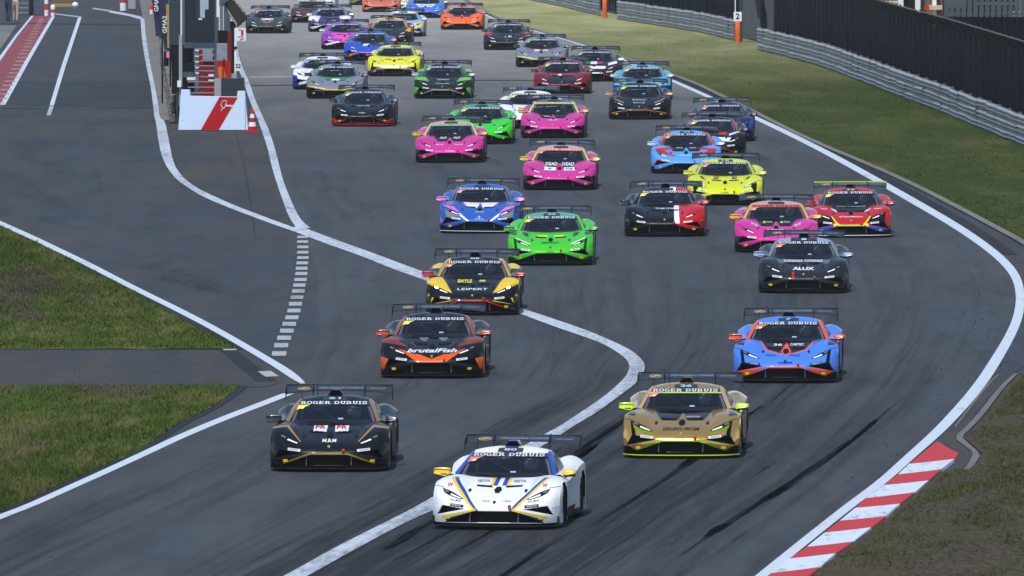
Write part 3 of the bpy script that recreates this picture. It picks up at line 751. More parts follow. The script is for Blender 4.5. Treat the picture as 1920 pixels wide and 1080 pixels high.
car('royal blue race car with pale hood panel and pink mirrors', 898, 435, c8(40, 92, 184),
    Lk(WHT, [(0, .79), (.42, .79), (.27, .64), (0, .64)], [(.47, .50), (.54, .48), (.30, .30), (.24, .30)]) + Lk(c8(230, 110, 210), [(.86, .70), (.90, .665), (.60, .56), (.46, .50), (.62, .66)], [(.88, .30), (.95, .42), (.93, .25)], [(.42, .79), (.45, .79), (.30, .64), (.27, .64)]) + Lk(GRY, [(.62, .80), (.80, .78), (.80, .70), (.66, .70)], HLZONE) + Lk(c8(40, 92, 184), ARROW) + Lk(BLK, FANGSURR, LOW) + Lk(c8(40, 92, 184), LOWV),
    mirror=c8(236, 130, 220), corner='o', trim=c8(210, 225, 250), pillar=c8(60, 90, 150), texts=[(WHT, [('DREAMS', .20, .025, 0, .52), ('XP', .06, .04, 0, .39), ('SPORTS', .20, .022, 0, .345)])])
car('half black half red race car split by a white hood band', 1246, 441, BLK,
    La(RED, [(.30, .9), (1.2, .9), (1.2, -.2), (.30, -.2)], [(.25, 1.1), (.7, 1.1), (.7, 1.4), (.25, 1.4)]) + La(WHT, [(.21, .81), (.33, .81), (.36, .32), (.24, .32)], [(.1, 1.13), (.25, 1.13), (.25, 1.4), (.1, 1.4)]) + Lk(BLK, LOW),
    mirror=CHA, mirror_l=RED, corner='y', texts=[(WHT, [('TEAM STARS', .50, .035, .02, .69)]), (c8(120, 130, 140), [('GRS', .08, .05, -.88, .40), ('GRS', .08, .05, .88, .40)])])
car('magenta race car with orange mirrors and lime hood stickers close to the red one', 1455, 471, PINK, PINKL, mirror=c8(240, 170, 20), pillar=c8(236, 170, 60), corner='o',
    strip=c8(240, 84, 60), striptext=(.03, .03, .05), roofc=c8(200, 160, 150), num=None,
    panels=[(c8(190, 230, 30), [[(-.30, .70), (-.24, .70), (-.24, .75), (-.30, .75)], [(.10, .70), (.16, .70), (.16, .75), (.10, .75)]])],
    texts=[(WHT, [('M&K', .40, .055, 0, .52, dict(bold=.03)), ('PLUS', .12, .035, -.15, .725), ('PLUS', .12, .035, .25, .725), ('SPEED', .16, .06, -.50, .66, dict(shear=-.5)), ('SPEED', .16, .06, .50, .66, dict(shear=.5))])])
car('red and black race car with a lime rear wing edge at the outer white line', 1596, 443, c8(190, 26, 40),
    Lk(BLK, HOODPANEL, SLOT, [(.46, .50), (.80, .62), (.80, .36), (.62, .36), (.40, .32)], FANGSURR, LOW) + Lk(c8(40, 90, 210), LOWV) + Lk(LIME, LINE1, [(.44, .52), (.48, .52), (.34, .33), (.31, .33)], [(.30, .36), (.30, .31), (.42, .26), (.42, .33)]) + Lk(WHT, [(.32, .66), (.47, .73), (.47, .71), (.33, .63)]),
    mirror=c8(170, 30, 50), pillar=c8(60, 60, 70), corner='y', winglip=LIME, trim=WHT, num='24', pillar2=LIME,
    texts=[(WHT, [('#TeamMexico', .56, .04, 0, .50), ('HELLER', .16, .03, -.64, .70), ('REDLINE', .16, .03, .64, .70), ('JUNIOR TEAM RACING', .7, .03, 0, .765)])])
car('plain yellow race car with black side pods on its nose', 1359, 382, c8(214, 222, 36),
    Lk(BLK, [(.62, .52), (.80, .60), (.88, .36), (.84, .20), (.74, .36)], LOW, [(.78, .45), (.88, .40), (.95, .12), (.86, .12)], [(.58, .76), (.66, .77), (.60, .70), (.50, .66)]) + Lk(c8(214, 222, 36), FACE, [(.30, .32), (.60, .28), (.80, .20), (.70, .12)]) + Lk(WHT, [(.52, .52), (.70, .60), (.70, .57), (.54, .49)]),
    mirror=c8(206, 214, 40), corner='o', num='18', emblem=BLK, pillar=c8(190, 200, 50), panels=[(BLK, [[(-.29, .69), (-.17, .69), (-.17, .765), (-.29, .765)], [(.29, .69), (.17, .69), (.17, .765), (.29, .765)]])],
    texts=[(c8(236, 190, 30), [('m', .08, .05, -.23, .727, dict(bold=.03)), ('m', .08, .05, .23, .727, dict(bold=.03))]), (BLK, [('LVRR', .2, .03, 0, .32)])])
car('magenta race car with bold white lettering above two white hood plates', 1048, 354, PINK, PINKL, mirror=c8(226, 200, 30), pillar=c8(236, 190, 110), corner='o', strip=c8(238, 90, 70), striptext=(.75, .72, .7), roofc=c8(200, 160, 160),
    panels=[(WHT, [[(-.42, .53), (-.10, .52), (-.10, .62), (-.42, .63)], [(.42, .53), (.12, .52), (.12, .62), (.38, .63)]])],
    texts=[(WHT, [('DEAD', .32, .10, -.22, .71, dict(bold=.04)), ('DEAD', .32, .10, .22, .71, dict(bold=.04))]), (CHA, [('M', .07, .05, -.26, .575), ('RDM', .18, .06, .25, .575)])])
car('magenta race car with a green windscreen strip ahead of the wrapped green one', 842, 303, PINK, PINKL, mirror=c8(206, 186, 30), mirror_l=c8(240, 150, 20), pillar=c8(236, 200, 120), corner='n', strip=c8(90, 190, 120), striptext=(.6, .4, .55), roofc=c8(216, 160, 150),
    texts=[(WHT, [('ALP', .20, .06, -.19, .73, dict(bold=.04)), ('ALP', .20, .06, .19, .73, dict(bold=.04)), ('BLUE', .20, .03, -.26, .52), ('BLUE', .20, .03, .26, .52), ('Twist', .26, .035, .02, .335)])])
car('vivid green race car half hidden behind the magenta one with green strip', 899, 268, c8(50, 210, 44),
    Lk(BLK, [(0, .82), (.36, .82), (.30, .66), (0, .64)], FANGSURR, LOW) + Lk(c8(60, 160, 120), ROOF), mirror=c8(40, 130, 90), pillar=c8(40, 120, 90), corner='y', stick=WHT, texts=[(RED, [('RENN', .22, .03, 0, .72)])])
car('magenta race car with a pale yellow windscreen strip and gold mirrors', 1036, 257, PINK, PINKL, mirror=c8(222, 166, 30), pillar=c8(230, 210, 120), corner='n', strip=c8(220, 220, 110), striptext=(.4, .4, .4), roofc=c8(90, 90, 120),
    texts=[(WHT, [('OREGON', .26, .045, 0, .555, dict(bold=.03)), ('SIMA', .20, .03, -.18, .68)])])
car('white race car with thin gold lines tucked behind the magenta one', 991, 239, WHT, Lk(c8(210, 180, 80), [(.50, .78), (.52, .78), (.40, .30), (.38, .30)], LINE2) + Lk(BLK, FANGSURR, LOW), mirror=WHT, pillar=c8(220, 225, 235), corner='y', winglip=c8(120, 125, 135))
car('sky blue race car with red headlight flashes', 1286, 323, LBL,
    Lk(BLK, HOODPANEL, LOW) + Lk(LBL, ARROW, [(.30, .305), (.88, .26), (.86, .14), (.70, .12)]) + Lk(RED, [(.40, .76), (.86, .70), (.80, .62), (.30, .46)], FANGSURR, [(.45, 1.1), (.7, 1.1), (.7, 1.4), (.45, 1.4)]) + Lk(LBL, [(.40, .68), (.60, .66), (.44, .56), (.34, .52)]),
    mirror=c8(190, 210, 236), pillar=c8(210, 70, 80), corner='o', num='44', texts=[(WHT, [('LEONARDO', .42, .03, .0, .50), ('MAZZA', .18, .03, -.18, .73), ('MAZZA', .18, .03, .18, .73)])])
car('black race car with white and red flashes hidden behind the sky blue one', 1334, 294, BLK, Lk(WHT, [(.20, .62), (.56, .60), (.50, .48), (.10, .50)], [(.5, .72), (.8, .80), (.78, .76), (.5, .66)]) + Lk(RED, LINE2, [(.20, .80), (.45, .80), (.42, .70), (.20, .70)]), mirror=BLK, corner='y', pillar=c8(160, 60, 70), winglip=c8(90, 100, 120))
car('dark blue race car at the outer line behind the black and red flash one', 1353, 263, c8(24, 36, 74), Lk(BLK, HOODPANEL, FANGSURR) + Lk(c8(40, 70, 160), FACE, LOWV), mirror=CHA, corner='o', pillar=c8(40, 60, 110))
car('black race car with copper mirrors and a copper chin line', 1198, 222, BLK, Lk(c8(190, 130, 90), LINE1, LOWV, [(.48, .56), (.80, .70), (.80, .67), (.50, .53)]) + Lk(BLK, [(.36, .29), (.8, .215), (.7, .12)]) + Lk(CHA, NOSE), mirror=c8(210, 150, 120), corner='y', pillar=BLK, texts=[(c8(190, 200, 210), [('MONACO', .46, .045, 0, .64, dict(bold=.03)), ('RACE', .36, .05, 0, .54, dict(bold=.02))])])
car('turquoise race car hidden behind the black and copper one', 1203, 185, c8(90, 180, 214), Lk(c8(30, 50, 110), LOW, HOODCTR, [(.6, .5), (1, .5), (1, .1), (.6, .1)]), mirror=c8(190, 210, 224), corner='y', pillar=c8(90, 170, 200))
car('dark red race car with a black nose in the middle of the straight', 1053, 174, c8(120, 16, 34), Lk(CHA, [(0, .70), (.30, .70), (.56, .50), (.40, .34), (0, .34)], FANGSURR, LOW) + Lk(RED, [(.0, .74), (.40, .76), (.40, .69), (0, .69)]), mirror=c8(110, 20, 34), corner='y', pillar=c8(110, 20, 36), panels=[(WHT, [[(-.15, .66), (-.02, .65), (0, .71), (-.12, .72)]])])
car('dark race car with green, white and red hood stripes', 1113, 151, CHA, La(c8(30, 140, 70), [(-.32, .80), (-.12, .80), (-.12, .66), (-.26, .66)]) + La(WHT, [(-.12, .80), (.10, .80), (.10, .66), (-.12, .66)]) + La(RED, [(.10, .80), (.32, .80), (.28, .66), (.10, .66)], [(-.9, .80), (-.5, .80), (-.4, .70), (-.8, .66)]) + Lk(WHT, [(0, .58), (.44, .58), (.40, .47), (0, .47)], [(.5, .70), (.8, .78), (.84, .68), (.5, .60)], [(0, .33), (.3, .33), (.3, .29), (0, .29)]) + Lk(RED, LINE2), mirror=WHT, corner='g', pillar=c8(90, 100, 110))
SILL = Lk(BLK, FANGSURR, LOW, LOWV, CORN) + Lk(c8(230, 200, 30), LINE1, [(.30, .35), (.93, .45), (.93, .41), (.31, .30)])
car('silver race car with a yellow chin line and maroon cowl', 1014, 124, SILV, SILL + Lk(c8(120, 20, 30), [(0, .82), (.5, .82), (.4, .73), (0, .70)]), mirror=CHA, corner='g', pillar=c8(120, 126, 136), panels=[(WHT, [[(-.28, .62), (-.08, .62), (-.06, .71), (-.26, .71)], [(.08, .63), (.28, .63), (.26, .70), (.08, .70)]])])
car('black race car with red shoulders behind the maroon cowled silver one', 950, 92, CHA, Lk(RED, [(.50, .80), (.94, .78), (.94, .64), (.46, .56), (.60, .68)]), mirror=c8(60, 40, 44), corner='g', pillar=c8(70, 60, 66), panels=[(c8(190, 195, 205), [[(-.10, .54), (.20, .54), (.16, .62), (-.06, .62)]])])
car('orange race car running alone along the outer edge', 865, 54, c8(250, 104, 40), Lk(c8(30, 26, 28), HOODPANEL, FANGSURR, LOW) + Lk(c8(250, 104, 40), LOWV, ARROW), mirror=c8(150, 110, 90), corner='g', pillar=c8(190, 110, 70))
car('black race car with a red lower bumper beside the pit wall', 679, 235, BLK, Lk(c8(226, 40, 36), [(.30, .20), (.96, .28), (.96, .10), (.30, .10)], [(0, .155), (.9, .155), (.9, .10), (0, .10)]) + Lk(BLK, [(.55, .32), (.88, .30), (.80, .20), (.55, .21)]), trim=RED, mirror=CHA, corner='y', pillar=c8(40, 60, 100), texts=[(c8(200, 205, 212), [('LEXUM', .40, .035, 0, .66), ('bilety', .22, .04, 0, .42, dict(bold=.02))])])
car('silver race car with a green cowl beside the white and blue one', 627, 183, SILV, SILL + Lk(c8(30, 140, 70), [(0, .82), (.5, .82), (.38, .70), (0, .68)]), mirror=CHA, corner='g', pillar=c8(110, 130, 130), panels=[(WHT, [[(-.16, .63), (.16, .63), (.12, .70), (-.12, .70)]])])
car('white and blue race car half hidden behind the green cowled silver one', 600, 166, WHT, Lk(c8(34, 60, 170), LOW, [(.80, .50), (1, .55), (1, .1), (.7, .1)], FANGSURR) + Lk(BLK, HOODCTR) + Lk(c8(210, 60, 50), [(.46, .56), (.66, .66), (.66, .64), (.47, .54)]), mirror=WHT, corner='b', pillar=c8(190, 196, 214))
car('green and black race car with pale mirrors in the middle rows', 829, 183, c8(26, 36, 30), Lk(c8(100, 200, 60), [(.42, .74), (.94, .76), (.94, .66), (.46, .60), (.30, .40), (.40, .56)], CORN, [(.55, .32), (.85, .36), (.87, .24)], [(.45, 1.05), (.9, 1.0), (.9, 1.3), (.45, 1.3)]) + Lk(c8(150, 156, 160), LINE1, LINE2), mirror=c8(190, 200, 206), corner='g', pillar=c8(60, 100, 60), texts=[(c8(190, 196, 200), [('GERMAN', .40, .05, 0, .66, dict(bold=.02)), ('LEADER', .46, .035, 0, .51)])])
car('lemon yellow race car with purple mirrors and a white chin', 738, 141, c8(236, 232, 20), Lk(WHT, [(0, .40), (.56, .40), (.60, .34), (0, .30)]) + Lk(c8(80, 40, 130), LOW, LOWV) + Lk(c8(30, 30, 30), [(.74, .52), (.80, .52), (.84, .24), (.76, .30)]), mirror=c8(100, 60, 170), corner='g', pillar=c8(200, 210, 60), emblem=BLK)
car('deep blue race car with an orange chin line', 690, 111, c8(40, 80, 200), Lk(BLK, HOODCTR, LOW, FANGSURR) + Lk(c8(250, 110, 30), LINE1, [(.30, .31), (.88, .24), (.80, .16)]), mirror=c8(250, 120, 50), corner='g', pillar=c8(60, 100, 180), panels=[(WHT, [[(-.24, .58), (0, .58), (.02, .68), (-.20, .68)]])], winglip=c8(60, 70, 90))
car('amber and black race car with orange mirrors behind the deep blue one', 728, 82, CHA, Lk(c8(240, 170, 30), [(.50, .70), (.94, .80), (.94, .58), (.50, .44), (.70, .62)], ROOF), mirror=c8(240, 110, 40), corner='g', pillar=c8(220, 160, 50), panels=[(WHT, [[(-.1, .66), (.12, .66), (.1, .74), (-.08, .74)]])])
car('purple and pink race car in the far rows', 645, 91, c8(150, 60, 180), Lk(c8(236, 80, 190), [(0, .72), (.56, .74), (.44, .46), (0, .46)]) + La(WHT, [(-.85, .28), (-.2, .34), (-.2, .28), (-.75, .16)]) + Lk(BLK, LOW), mirror=c8(230, 228, 232), mirror_l=c8(245, 110, 50), corner='b', pillar=c8(130, 70, 160))
car('white and navy race car with white mirrors far down the straight', 617, 58, c8(60, 66, 110), Lk(WHT, [(.42, .80), (.96, .78), (.96, .56), (.50, .50)], LOWV), mirror=WHT, corner='b', pillar=c8(120, 130, 160), panels=[(c8(200, 150, 170), [[(-.1, .30), (.1, .30), (.1, .36), (-.1, .36)]])])
car('pale blue and white race car with a yellow corner far down the straight', 753, 67, c8(150, 190, 225), Lk(WHT, [(.30, .60), (.60, .62), (.50, .40), (.24, .36)], ROOF) + La(c8(240, 200, 40), [(.60, .58), (.94, .70), (.94, .45), (.60, .42)]) + Lk(CHA, LOW, FANGSURR), mirror=WHT, corner='g', pillar=c8(160, 190, 210))
car('blue and white race car at the back beside the orange one', 797, 32, c8(70, 120, 215), Lk(WHT, [(0, .72), (.5, .74), (.3, .56), (0, .60)]), mirror=c8(214, 226, 90), corner='b', pillar=c8(120, 160, 210))
car('copper race car at the very back of the field', 714, 21, c8(214, 110, 80), Lk(c8(70, 60, 60), HOODCTR, FANGSURR), mirror=c8(120, 130, 80), corner='n', pillar=c8(150, 120, 100))
car('dark maroon race car with a pale yellow roof at the back', 582, 41, c8(84, 50, 60), Lk(c8(220, 226, 120), ROOF) + Lk(CHA, LOW), mirror=c8(180, 180, 186), corner='n', pillar=c8(110, 110, 90))
car('dark olive race car near the pit wall at the back', 500, 61, c8(58, 64, 60), Lk(CHA, LOW, FANGSURR) + Lk(c8(170, 110, 80), [(0, .58), (.2, .60), (.16, .50), (0, .50)]), mirror=c8(60, 74, 70), corner='o', pillar=c8(70, 80, 86), panels=[(WHT, [[(-.28, .62), (.26, .62), (.26, .71), (-.26, .71)]])])
car('white race car peeking out behind the dark maroon one', 594, 14, WHT, Lk(BLK, LOW), mirror=WHT, corner='n', pillar=c8(180, 184, 190))
car('white and yellow race car mostly hidden behind the blue and white one', 777, 20, WHT, Lk(c8(230, 230, 60), [(.6, .7), (1, .8), (1, .5), (.6, .5)]), mirror=c8(220, 226, 80), corner='n', pillar=c8(180, 184, 190))
car('dull green race car at the very back beside the copper one', 688, 8, c8(120, 150, 84), (), mirror=c8(90, 110, 80), corner='n', pillar=c8(90, 110, 80))

def build_car(k):
    k['steer'] = random.uniform(-1, 5)
    p = gp(k['cx'], k['y'] + .0039 * (k['y'] - HORIZON))
    root = empty('race_car', p, -R(k['yaw']))
    root.rotation_euler.x = math.atan2(gz(p.y + 3.6) - gz(p.y + .98), 2.62)
    root.rotation_euler.y = R(random.uniform(-.5, .5)); root.rotation_euler.x += R(random.uniform(-.12, .22)); root.location.z += .006
    tag(root, k['label'], 'race car', 'race cars coming down the start straight')
    lay_ = k['layers']
    if k.get('roofc'): lay_ = lay_ + Lk(k['roofc'], ROOF)
    pm = livery('livery', k['base'], lay_, k.get('rough', .34), k.get('metal', 0.0))
    mt = {'PAINT': pm, 'PILLAR': paint(k['pillar']) if k.get('pillar') else pm, 'MIRROR': paint(k['mirror']),
          'STRIP': paint(k.get('strip', (.014, .018, .028)), .3), 'STRIPTEXT': paint(k.get('striptext', (.82, .85, .9)), .45),
          'CORNER': {'o': M['orange_st'], 'y': M['yellow'], 'g': paint(c8(150, 214, 110)), 'b': paint(c8(120, 190, 240)), 'n': M['PANEL']}[k.get('corner', 'o')],
          'SPLIT': M['black'], 'SPLITTRIM': paint(k.get('trim', BLK)), 'STICK': paint(k.get('stick', (.68, .70, .73)), .45), 'STICKTEXT': paint((.03, .03, .04) if sum(k.get('stick', (1, 1, 1))) > .5 else (.7, .7, .72), .45), 'EMBLEM': paint(k.get('emblem', (.32, .27, .12))),
          'TOW': M['tow_red'], 'SCOOP': paint(k.get('scoop', BLK)), 'NUMPANEL': M['PANEL'], 'WING': M['carbon'], 'WINGLIP': paint(k.get('winglip', BLK))}
    objs = []
    for name, me, key, par, loc, opt in PART:
        if (opt == 'trim' and 'trim' not in k) or (name == 'corner_sticker' and k.get('corner') == 'n') or (name == 'class_mark' and k.get('corner') == 'n'):
            objs.append(None); continue
        mat = mt.get(key) or M[key]
        if name == 'mirror' and k.get('mirror_l') and me.vertices[0].co.x > 0: mat = paint(k['mirror_l'])
        if name == 'projector' and k.get('lamps'): mat = M['lamp_on']
        objs.append(link(name, me, mat, root if par is None else objs[par], loc))
        if name == 'wheel' and loc[1] < 2: objs[-1].rotation_euler = (0, 0, R(k.get('steer', 0)))
        if name == 'wing_lip' and k.get('winglip') == LIME: objs[-1].scale = (1.01, 1, 1); objs[-1].location = (0, -.003, 0); objs[-1].scale.z = 1.02; objs[-1].location.z = -.018
    hood = objs[1]
    for col, polys in k.get('panels', []):
        for po in polys: link('hood_plate', decal('hood_plate', [po], .008), paint(col, .45), hood)
    for col, items in k.get('texts', []):
        link('hood_lettering', lettering('hood_lettering', items, .012), paint(col, .45), hood)
    if k.get('num'):
        np_ = objs[[i for i, q_ in enumerate(PART) if q_[0] == 'number_panel'][0]]
        link('number', lettering('number', [(k['num'], .19 if len(k['num']) > 1 else .10, .036, 0, 1.197, dict(bold=.03))], .010), paint(k.get('numcol', (.55, .6, .66)), .45), np_)
    if k.get('striplime'):
        link('strip_line', decal('strip_line', [[(-.59, 1.07), (.59, 1.07), (.585, 1.088), (-.585, 1.088)]], .012), paint(LIME), objs[i_ws])
    return root

# ------------------------------------------------------------------ surface materials
def asphalt(name, base, spread=.25, streak=False, rough=.82, brown=.8):
    t = NT(name)
    pos = t.n('ShaderNodeNewGeometry').outputs['Position']
    big = t.noise(t.scaled(pos, (.35, .045, 1)), 1.0, 4)
    med = t.noise(t.scaled(pos, (1.6, .22, 1)), 1.0, 4, .6)
    grain = t.noise(t.scaled(pos, (26, 5, 1)), 1.0, 4, .75)
    f = t.math('ADD', t.math('MULTIPLY', big, .8), t.math('MULTIPLY', med, .6))
    f = t.math('ADD', f, t.math('MULTIPLY', grain, .6))
    f = t.ramp(f, .62, 1.38)
    c = t.mix(f, tuple(x * (1 - spread) for x in base), tuple(x * (1 + spread) for x in base))
    blot = t.noise(t.scaled(pos, (.22, .035, 1)), 1.7, 5, .6)
    c = t.mix(t.math('MULTIPLY', t.ramp(blot, .42, .60), brown), c, t.mix(f, (base[0] * 1.12, base[1] * .90, base[2] * .68), (base[0] * 1.65, base[1] * 1.30, base[2] * .98)))
    c = t.mix(t.math('MULTIPLY', t.ramp(t.noise(t.scaled(pos, (.42, .06, 1)), 2.3, 6, .68), .50, .68), .55), c, tuple(x * .5 for x in base))
    c = t.mix(t.math('MULTIPLY', t.ramp(t.noise(t.scaled(pos, (1.5, .12, 1)), 1.1, 4, .7), .56, .74), .4), c, tuple(x * 1.5 for x in base))
    if streak:
        uv = t.n('ShaderNodeUVMap').outputs[0]
        wob = t.n('ShaderNodeCombineXYZ', ins={0: t.math('MULTIPLY', t.noise(t.scaled(uv, (.25, .02, 1)), 1.0, 2), 1.2)}).outputs[0]
        uw = t.n('ShaderNodeVectorMath', operation='ADD', ins={0: uv, 1: wob}).outputs[0]
        s1 = t.noise(t.scaled(uw, (2.6, .030, 1)), 1.0, 5, .72)
        s2 = t.noise(t.scaled(uw, (.55, .018, 1)), 1.0, 3, .6)
        s3 = t.noise(t.scaled(uw, (9, .06, 1)), 1.0, 4, .7)
        zone = t.ramp(t.n('ShaderNodeSeparateXYZ', ins={0: pos}).outputs[1], 290, 190)      # rubber laid down where the cars turn in
        band = t.ramp(s2, .40, .66)
        k = t.math('MULTIPLY', t.ramp(s1, .44, .62), t.math('MULTIPLY_ADD', band, .7, .2))
        k2 = t.math('MULTIPLY', t.math('MULTIPLY', t.ramp(s3, .42, .60), t.math('MULTIPLY_ADD', band, .75, .25)), t.math('MULTIPLY', zone, .9))
        us = t.n('ShaderNodeSeparateXYZ', ins={0: uw}).outputs[0]
        line_ = t.math('MULTIPLY', t.math('MULTIPLY', t.ramp(us, 5.0, 8.0), t.ramp(us, 14.2, 11.6)), zone)     # the rubbered-in racing line
        k2 = t.math('MULTIPLY', k2, t.math('MULTIPLY_ADD', line_, .8, .35))
        k = t.math('ADD', t.math('MULTIPLY', k, t.math('MULTIPLY_ADD', zone, .4, .5)), k2)
        k = t.math('ADD', k, t.math('MULTIPLY', t.math('MULTIPLY', line_, .6), t.ramp(s1, .28, .62)), clamp=True)
        c = t.mix(t.math('MULTIPLY', k, .9), c, tuple(x * .26 for x in base))
        # older, paler surface beyond the pit wall, far haze mixed into its colour
        old_haze = t.math('MULTIPLY', t.ramp(t.math('ADD', t.n('ShaderNodeSeparateXYZ', ins={0: pos}).outputs[1], t.math('MULTIPLY', big, 60)), 385, 640), 1.0)
        c = t.mix(old_haze, c, t.mix(f, (.20, .195, .19), (.36, .35, .335)))
    sp = t.n('ShaderNodeTexVoronoi', ins={'Vector': t.scaled(pos, (9, 2.2, 1)), 'Scale': 1.0}).outputs['Distance']
    c = t.mix(t.math('LESS_THAN', sp, .06), c, tuple(x * 1.9 for x in base))
    t.set(Base_Color=c, Roughness=rough)
    t.b.inputs['Specular IOR Level'].default_value = .15
    t.bump(grain, .5, .006)
    return t.m
A_BASE = (.037, .046, .062)
M['asphalt'] = asphalt('asphalt', A_BASE)
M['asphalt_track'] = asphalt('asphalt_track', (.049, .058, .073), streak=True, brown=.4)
M['asphalt_dark'] = asphalt('asphalt_dark', (.018, .022, .030))
M['asphalt_brown'] = asphalt('asphalt_brown', (.041, .045, .053))
M['asphalt_mid'] = asphalt('asphalt_mid', (.029, .036, .048), brown=.2)
M['asphalt_pale'] = asphalt('asphalt_pale', (.085, .083, .082))
M['concrete'] = asphalt('concrete', (.155, .155, .155), .2, brown=.25)
M['rubber'] = None
def line_paint(name, col, wear=.5):
    t = NT(name)
    pos = t.n('ShaderNodeNewGeometry').outputs['Position']
    n = t.noise(t.scaled(pos, (7, 1.0, 1)), 1.0, 5, .7); n2 = t.noise(t.scaled(pos, (.6, .12, 1)), 1.0, 2)
    n3 = t.noise(t.scaled(pos, (22, 1.2, 1)), 1.0, 3, .7)
    k = t.ramp(t.math('ADD', n, t.math('MULTIPLY', n2, .5)), .70 + (1 - wear) * .25, 1.0 + (1 - wear) * .15)
    c = t.mix(t.math('MULTIPLY', k, .85), col, (.08, .085, .095))
    c = t.mix(t.math('MULTIPLY', t.ramp(n3, .6, .75), .25 * wear), c, (.08, .085, .09))
    t.set(Base_Color=c, Roughness=.6); return t.m
M['line'] = line_paint('line_white', (.50, .57, .66), .45)
M['line_worn'] = line_paint('line_worn', (.46, .52, .61), 1.0)
M['line_grey'] = line_paint('line_grey', (.34, .36, .39), .6)
M['line_red'] = line_paint('line_red', (.40, .035, .035), .3)
M['lane_red'] = line_paint('lane_red', (.21, .020, .026), .5)
M['rung'] = line_paint('rung_pink', (.36, .20, .21), .8)
def grass_mat(name, a, b, dry, dirt, dirt_amt, sc=1.0, pale=False):
    t = NT(name)
    pos = t.n('ShaderNodeNewGeometry').outputs['Position']
    n1 = t.noise(t.scaled(pos, (.9 * sc, .13 * sc, 1)), 1.0, 5, .65); n2 = t.noise(t.scaled(pos, (.35, .05, 1)), 1.0, 3)
    n3 = t.noise(t.scaled(pos, (9, 2.0, 4)), 1.0, 3, .7)
    c = t.mix(t.ramp(n3, .3, .7), a, b)
    c = t.mix(t.math('MULTIPLY', t.ramp(n1, .48, .68), .75), c, dry)
    c = t.mix(t.ramp(t.math('ADD', n2, t.math('MULTIPLY', n1, .35)), .86 - dirt_amt, .98 - dirt_amt), c, dirt)
    if pale:                                          # yellower turf toward the far end, haze painted in as a paler tone
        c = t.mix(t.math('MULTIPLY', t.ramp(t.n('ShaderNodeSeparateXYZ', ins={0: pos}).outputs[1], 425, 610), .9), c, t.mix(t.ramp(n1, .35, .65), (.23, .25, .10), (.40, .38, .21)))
    t.set(Base_Color=c, Roughness=.9); t.b.inputs['Specular IOR Level'].default_value = .03
    t.bump(n3, .8, .03)
    return t.m
M['grass'] = grass_mat('grass', (.038, .060, .009), (.074, .104, .020), (.17, .152, .062), (.072, .062, .042), .13)
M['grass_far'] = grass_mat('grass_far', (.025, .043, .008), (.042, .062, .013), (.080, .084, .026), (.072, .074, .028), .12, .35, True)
M['dirt'] = grass_mat('dirt', (.026, .021, .016), (.090, .075, .056), (.056, .056, .026), (.070, .056, .040), .10)

# ------------------------------------------------------------------ ground
rows = [-40, 0, 60, 120] + list(np.arange(150, 640, 4.0)) + [660, 700, 780, 900, 1200, 1800, 3000, 5200]
cols = [-2500, -600, -150, -60, -30, -12, 0, 12, 30, 60, 150, 600, 2500]
V = [(x, y, gz(y)) for y in rows for x in cols]; n = len(cols)
F = [(j * n + i, j * n + i + 1, (j + 1) * n + i + 1, (j + 1) * n + i) for j in range(len(rows) - 1) for i in range(n - 1)]
tag(link('ground', mesh('ground', V, F), M['asphalt']), 'dark grey asphalt ground around the pit exit', kind='structure')
def interp(tab, v):
    return float(np.interp(v, [p[0] for p in tab], [p[1] for p in tab]))
def area(name, Lt, Rt, v0, v1, mat, dz, cells=6, label=None, kind='structure', uv=False, rough=0.0):
    vs = []; v = v0
    while v < v1: vs.append(v); v += 3 if v < 330 else 7
    vs.append(v1)
    V = []; F = []; UV = []
    for v in vs:
        l, r_ = interp(Lt, v), interp(Rt, v)
        for k in range(cells + 1):
            p = gp(l + (r_ - l) * k / cells, v, dz); p.z += rough * random.random()
            V.append(p); UV.append((k / cells * 14, p.y))
    n = cells + 1
    F = [(j * n + i, j * n + i + 1, (j + 1) * n + i + 1, (j + 1) * n + i)[::-1] for j in range(len(vs) - 1) for i in range(cells)]
    me = mesh(name, V, F)
    if uv:
        ul = me.uv_layers.new(name='UVMap')
        for lp in me.loops: ul.data[lp.index].uv = UV[lp.vertex_index]
    o = link(name, me, mat); tag(o, label, kind=kind)
    return o
RL = [(880,5,5),(903,25,6),(935,39,7),(1000,58,9),(1056,73,10),(1107,89,12),(1169,113,13),(1192,124,13),(1262,152,14),(1320,178,15),(1416,221,18),(1500,261,20),(1574,299,22),(1700,370,26),(1800,428,26),(1870,478,24),(1904,515,20),(1914,550,18),(1911,590,20),(1895,630,22),(1862,685,26),(1841,717,27),(1815,750,28),(1774,795,28),(1747,821,27),(1705,858,26),(1657,902,26),(1601,943,26),(1545,987,27),(1489,1032,28),(1438,1073,28),(1392,1110,28),(1337,1150,29)]
RLv = [(-90, 790)] + [(v, u) for u, v, w in RL]
LT = [(-90, 415), (0, 430), (60, 438), (150, 462), (230, 493), (320, 525), (420, 565), (520, 595), (640, 600), (725, 560), (793, 400), (885, 200), (970, 0), (1080, -250), (1150, -410)]
area('race_track', LT, RLv, -90, 1150, M['asphalt_track'], .004, 14, 'grey asphalt race track with dark rubber streaks', uv=True)

